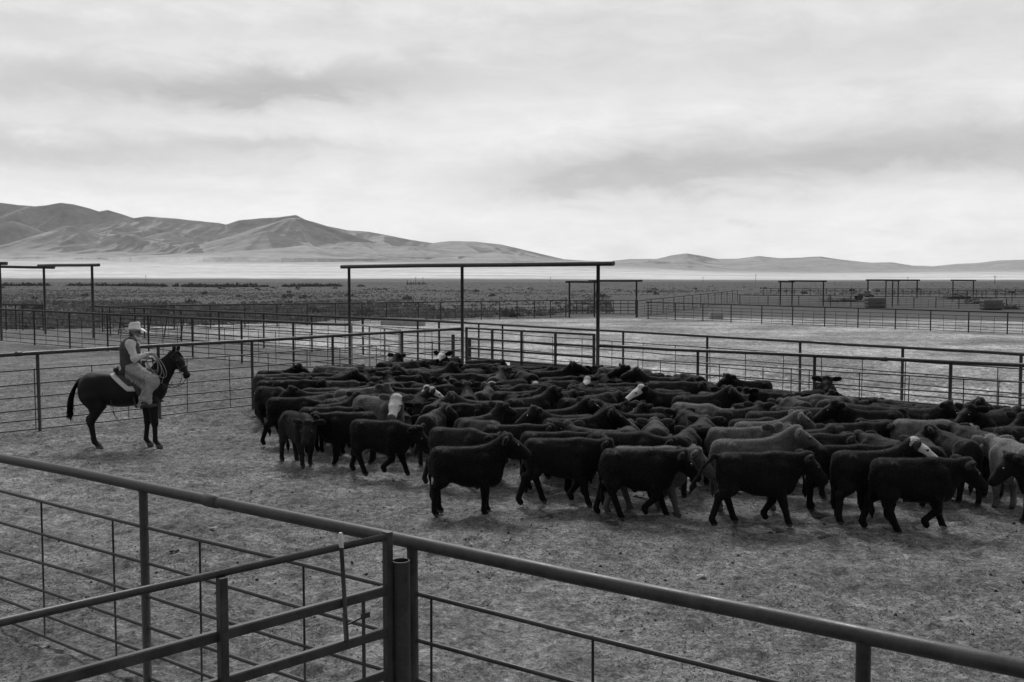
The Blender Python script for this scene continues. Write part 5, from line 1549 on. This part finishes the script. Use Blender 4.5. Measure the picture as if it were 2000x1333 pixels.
# lariat in loose coils over the horn and the thigh
mb = MB()
top = V(.60, -.20, 1.845)
for i, (dx_, dz_, wx_, yy) in enumerate(((.10, -.30, .20, -.34), (.14, -.34, .24, -.36), (.06, -.26, .18, -.33), (.20, -.36, .27, -.37))):
    pts = []
    for t in np.linspace(0, 2 * math.pi, 26):
        e = (1 - math.cos(t)) / 2
        pts.append(top + V(dx_ * e + wx_ * .5 * math.sin(t) + .02 * i * e, (yy + .20) * math.sin(e * 1.57) , 1.25 * dz_ * e))
    mb.tube(pts, .0075, 6, cap=False)
mb.tube([top, top + V(.10, -.05, -.06), top + V(.21, -.10, -.22), top + V(.27, -.12, -.40), top + V(.22, -.14, -.56), top + V(.12, -.16, -.52)], .0075, 6)
place(mb.build('lariat', M_ROPE), 'pale coiled rope held in the hand of the rider', 'rope')

# ------------------------------------------------------------------ what lies on the ground
M_DUNG = plain('dried_dung', 0.055, 0.95, 0.35, 14.0, 0.1, .01)
def pat(u, v, r, lab, seed):
    rg = np.random.default_rng(seed); p = hit(u, v); q = SDF()
    for i in range(9): q.ell((rg.normal(0, r * .5), rg.normal(0, r * .5), .0), (r * rg.uniform(.2, .55), r * rg.uniform(.2, .55), rg.uniform(.016, .034)), .02)
    me = q.mesh('dung_pat', .014, 1); me.materials.append(M_DUNG); o = link('dung_pat', me); o.location = (p.x, p.y, zg(p.x, p.y) - .004)
    tag(o, lab, 'dung pat', 'dung pats on the pen floor')
pat(1522, 1042, .125, 'round dark dung pat in front of the tail swinging calf', 1)
pat(1597, 1009, .15, 'flat dark dung pat between the tail swinging calf and the front row white face', 2)
pat(1072, 1008, .10, 'small dung pat left of the striding black calf', 3)
pat(1055, 1013, .08, 'smallest dung pat beside the one left of the striding calf', 4)
pat(1196, 1021, .10, 'dung pat under the front hoof of the striding black calf', 5)
pat(1318, 1012, .10, 'dung pat between the striding calf and the tail swinging calf', 6)
pat(1600, 1043, .16, 'broken dung pat right of the round dark one', 7)
def scrap(u, v, w, lab, seed, mat):
    rg = np.random.default_rng(seed); p = hit(u, v); n_ = 7; vs = []
    for i in range(n_):
        for j in range(n_): vs.append(((i / 6 - .5) * w + rg.normal(0, w * .03), (j / 6 - .5) * w * .5 + rg.normal(0, w * .03), .02 + rg.random() * w * .22))
    fs = [(i * n_ + j, (i + 1) * n_ + j, (i + 1) * n_ + j + 1, i * n_ + j + 1) for i in range(6) for j in range(6)]
    m_ = len(vs); vs += [(x, y, z - .004) for x, y, z in vs]; fs += [tuple(m_ + i for i in reversed(f)) for f in fs]
    mb = MB(); mb.add(vs, fs, False); o = mb.build('litter_scrap', mat); o.location = (p.x, p.y, zg(p.x, p.y)); o.rotation_euler = (0, 0, rg.uniform(-.6, .6)); tag(o, lab, 'scrap', 'scraps lying in the dirt')
scrap(1370, 1129, .10, 'crumpled pale scrap on open dirt right of the picture middle', 1, M_SHIRT)
scrap(418, 1035, .11, 'torn pale scrap on the dirt under the pipe sleeve', 2, M_SHIRT)
scrap(443, 743, .05, 'tiny white scrap beyond the fence right of the horse', 3, M_SCARF)
scrap(340, 1082, .11, 'dull dry scrap on the dirt behind the near gate', 4, M_DUNG)
# clods and broken straw, past counting
def clods(name, n, ylo, yhi, seed, mat, smin, smax, ulo=-150, uhi=2150):
    rg = np.random.default_rng(seed)
    y = (ylo ** .25 + (yhi ** .25 - ylo ** .25) * rg.random(n)) ** 4; u = ulo + (uhi - ulo) * rg.random(n); x = (u - 1000) / F_PX * y
    m_ = fbm(x * .6, y * .6, 3, 55) + .25 * rg.random(n) > .55
    x, y = x[m_], y[m_]; n = len(x); z = ground_z(x, y)
    s_ = (smin + (smax - smin) * rg.random(n) ** 3)
    base = np.array([(1, 0, 0), (-.5, .87, 0), (-.5, -.87, 0), (.1, .1, .75), (0, 0, -.5)], float)
    fc = np.array([(0, 1, 3), (1, 2, 3), (2, 0, 3), (1, 0, 4), (2, 1, 4), (0, 2, 4)])
    P_ = base[None] * (0.7 + .6 * rg.random((n, 5, 3))); th = rg.random(n) * 6.283
    cx, sx = np.cos(th)[:, None], np.sin(th)[:, None]
    X = P_[:, :, 0] * cx - P_[:, :, 1] * sx; Y = P_[:, :, 0] * sx + P_[:, :, 1] * cx
    Vv = np.stack([x[:, None] + X * s_[:, None], y[:, None] + Y * s_[:, None], z[:, None] + P_[:, :, 2] * s_[:, None] + .002], -1).reshape(-1, 3)
    F = (np.arange(n)[:, None, None] * 5 + fc[None]).reshape(-1, 3)
    me = np_mesh(name, Vv, F, False); me.materials.append(mat); tag(link(name, me), kind='stuff')
M_CLOD = plain('dirt_clod', 0.19, 0.95, 0.5, 5.0, 0.1)
M_CLOD_D = plain('dark_clod', 0.040, 0.95, 0.5, 5.0, 0.1)
M_STRAW = plain('broken_straw', 0.30, 0.9, 0.3, 5.0, 0.2)
clods('dirt_clods', 90000, 4.5, 34, 1, M_CLOD, .004, .015)
clods('dark_clods', 3500, 9, 80, 2, M_CLOD_D, .008, .030)
rg = np.random.default_rng(77); n = 40000
y = (4.5 ** .3 + (26 ** .3 - 4.5 ** .3) * rg.random(n)) ** (1 / .3); u = -150 + 2300 * rg.random(n); x = (u - 1000) / F_PX * y
m_ = fbm(x * .8, y * .8, 3, 66) > .50; x, y = x[m_], y[m_]; n = len(x)
th = rg.random(n) * 6.283; L_ = .02 + .09 * rg.random(n) ** 2; w_ = .0034; z = ground_z(x, y) + .006
ex, ey = np.cos(th), np.sin(th); arch = .012 * rg.random(n)
Vv = np.stack([np.stack([x - ex * L_ / 2 - ey * w_, y - ey * L_ / 2 + ex * w_, z], -1), np.stack([x - ex * L_ / 2 + ey * w_, y - ey * L_ / 2 - ex * w_, z], -1), np.stack([x + ey * w_, y - ex * w_, z + arch], -1), np.stack([x - ey * w_, y + ex * w_, z + arch], -1), np.stack([x + ex * L_ / 2, y + ey * L_ / 2, z + .5 * arch], -1)], 1).reshape(-1, 3)
F = (np.arange(n)[:, None, None] * 5 + np.array([(0, 1, 2), (0, 2, 3), (3, 2, 4)])[None]).reshape(-1, 3)
me = np_mesh('straw_litter', Vv, F, False); me.materials.append(M_STRAW); tag(link('straw_litter', me), kind='stuff')

# ------------------------------------------------------------------ thin dry air between here and the hills
hz = MB(); hz.add([(x, y, z) for x in (-16900, 16900) for y in (-16900, 16900) for z in (-3.5, 760)], [(0, 1, 3, 2), (4, 6, 7, 5), (0, 4, 5, 1), (2, 3, 7, 6), (0, 2, 6, 4), (1, 5, 7, 3)])
m = bpy.data.materials.new('thin_haze'); m.use_nodes = True; t = NT(m.node_tree); t.n.clear()
ou = t.new('ShaderNodeOutputMaterial'); pv = t.new('ShaderNodeVolumePrincipled')
pv.inputs['Color'].default_value = (.92, .92, .92, 1); pv.inputs['Density'].default_value = 0.000016
pv.inputs['Anisotropy'].default_value = 0.2
t.l.new(pv.outputs[0], ou.inputs['Volume'])
tag(hz.build('haze', m), kind='stuff')
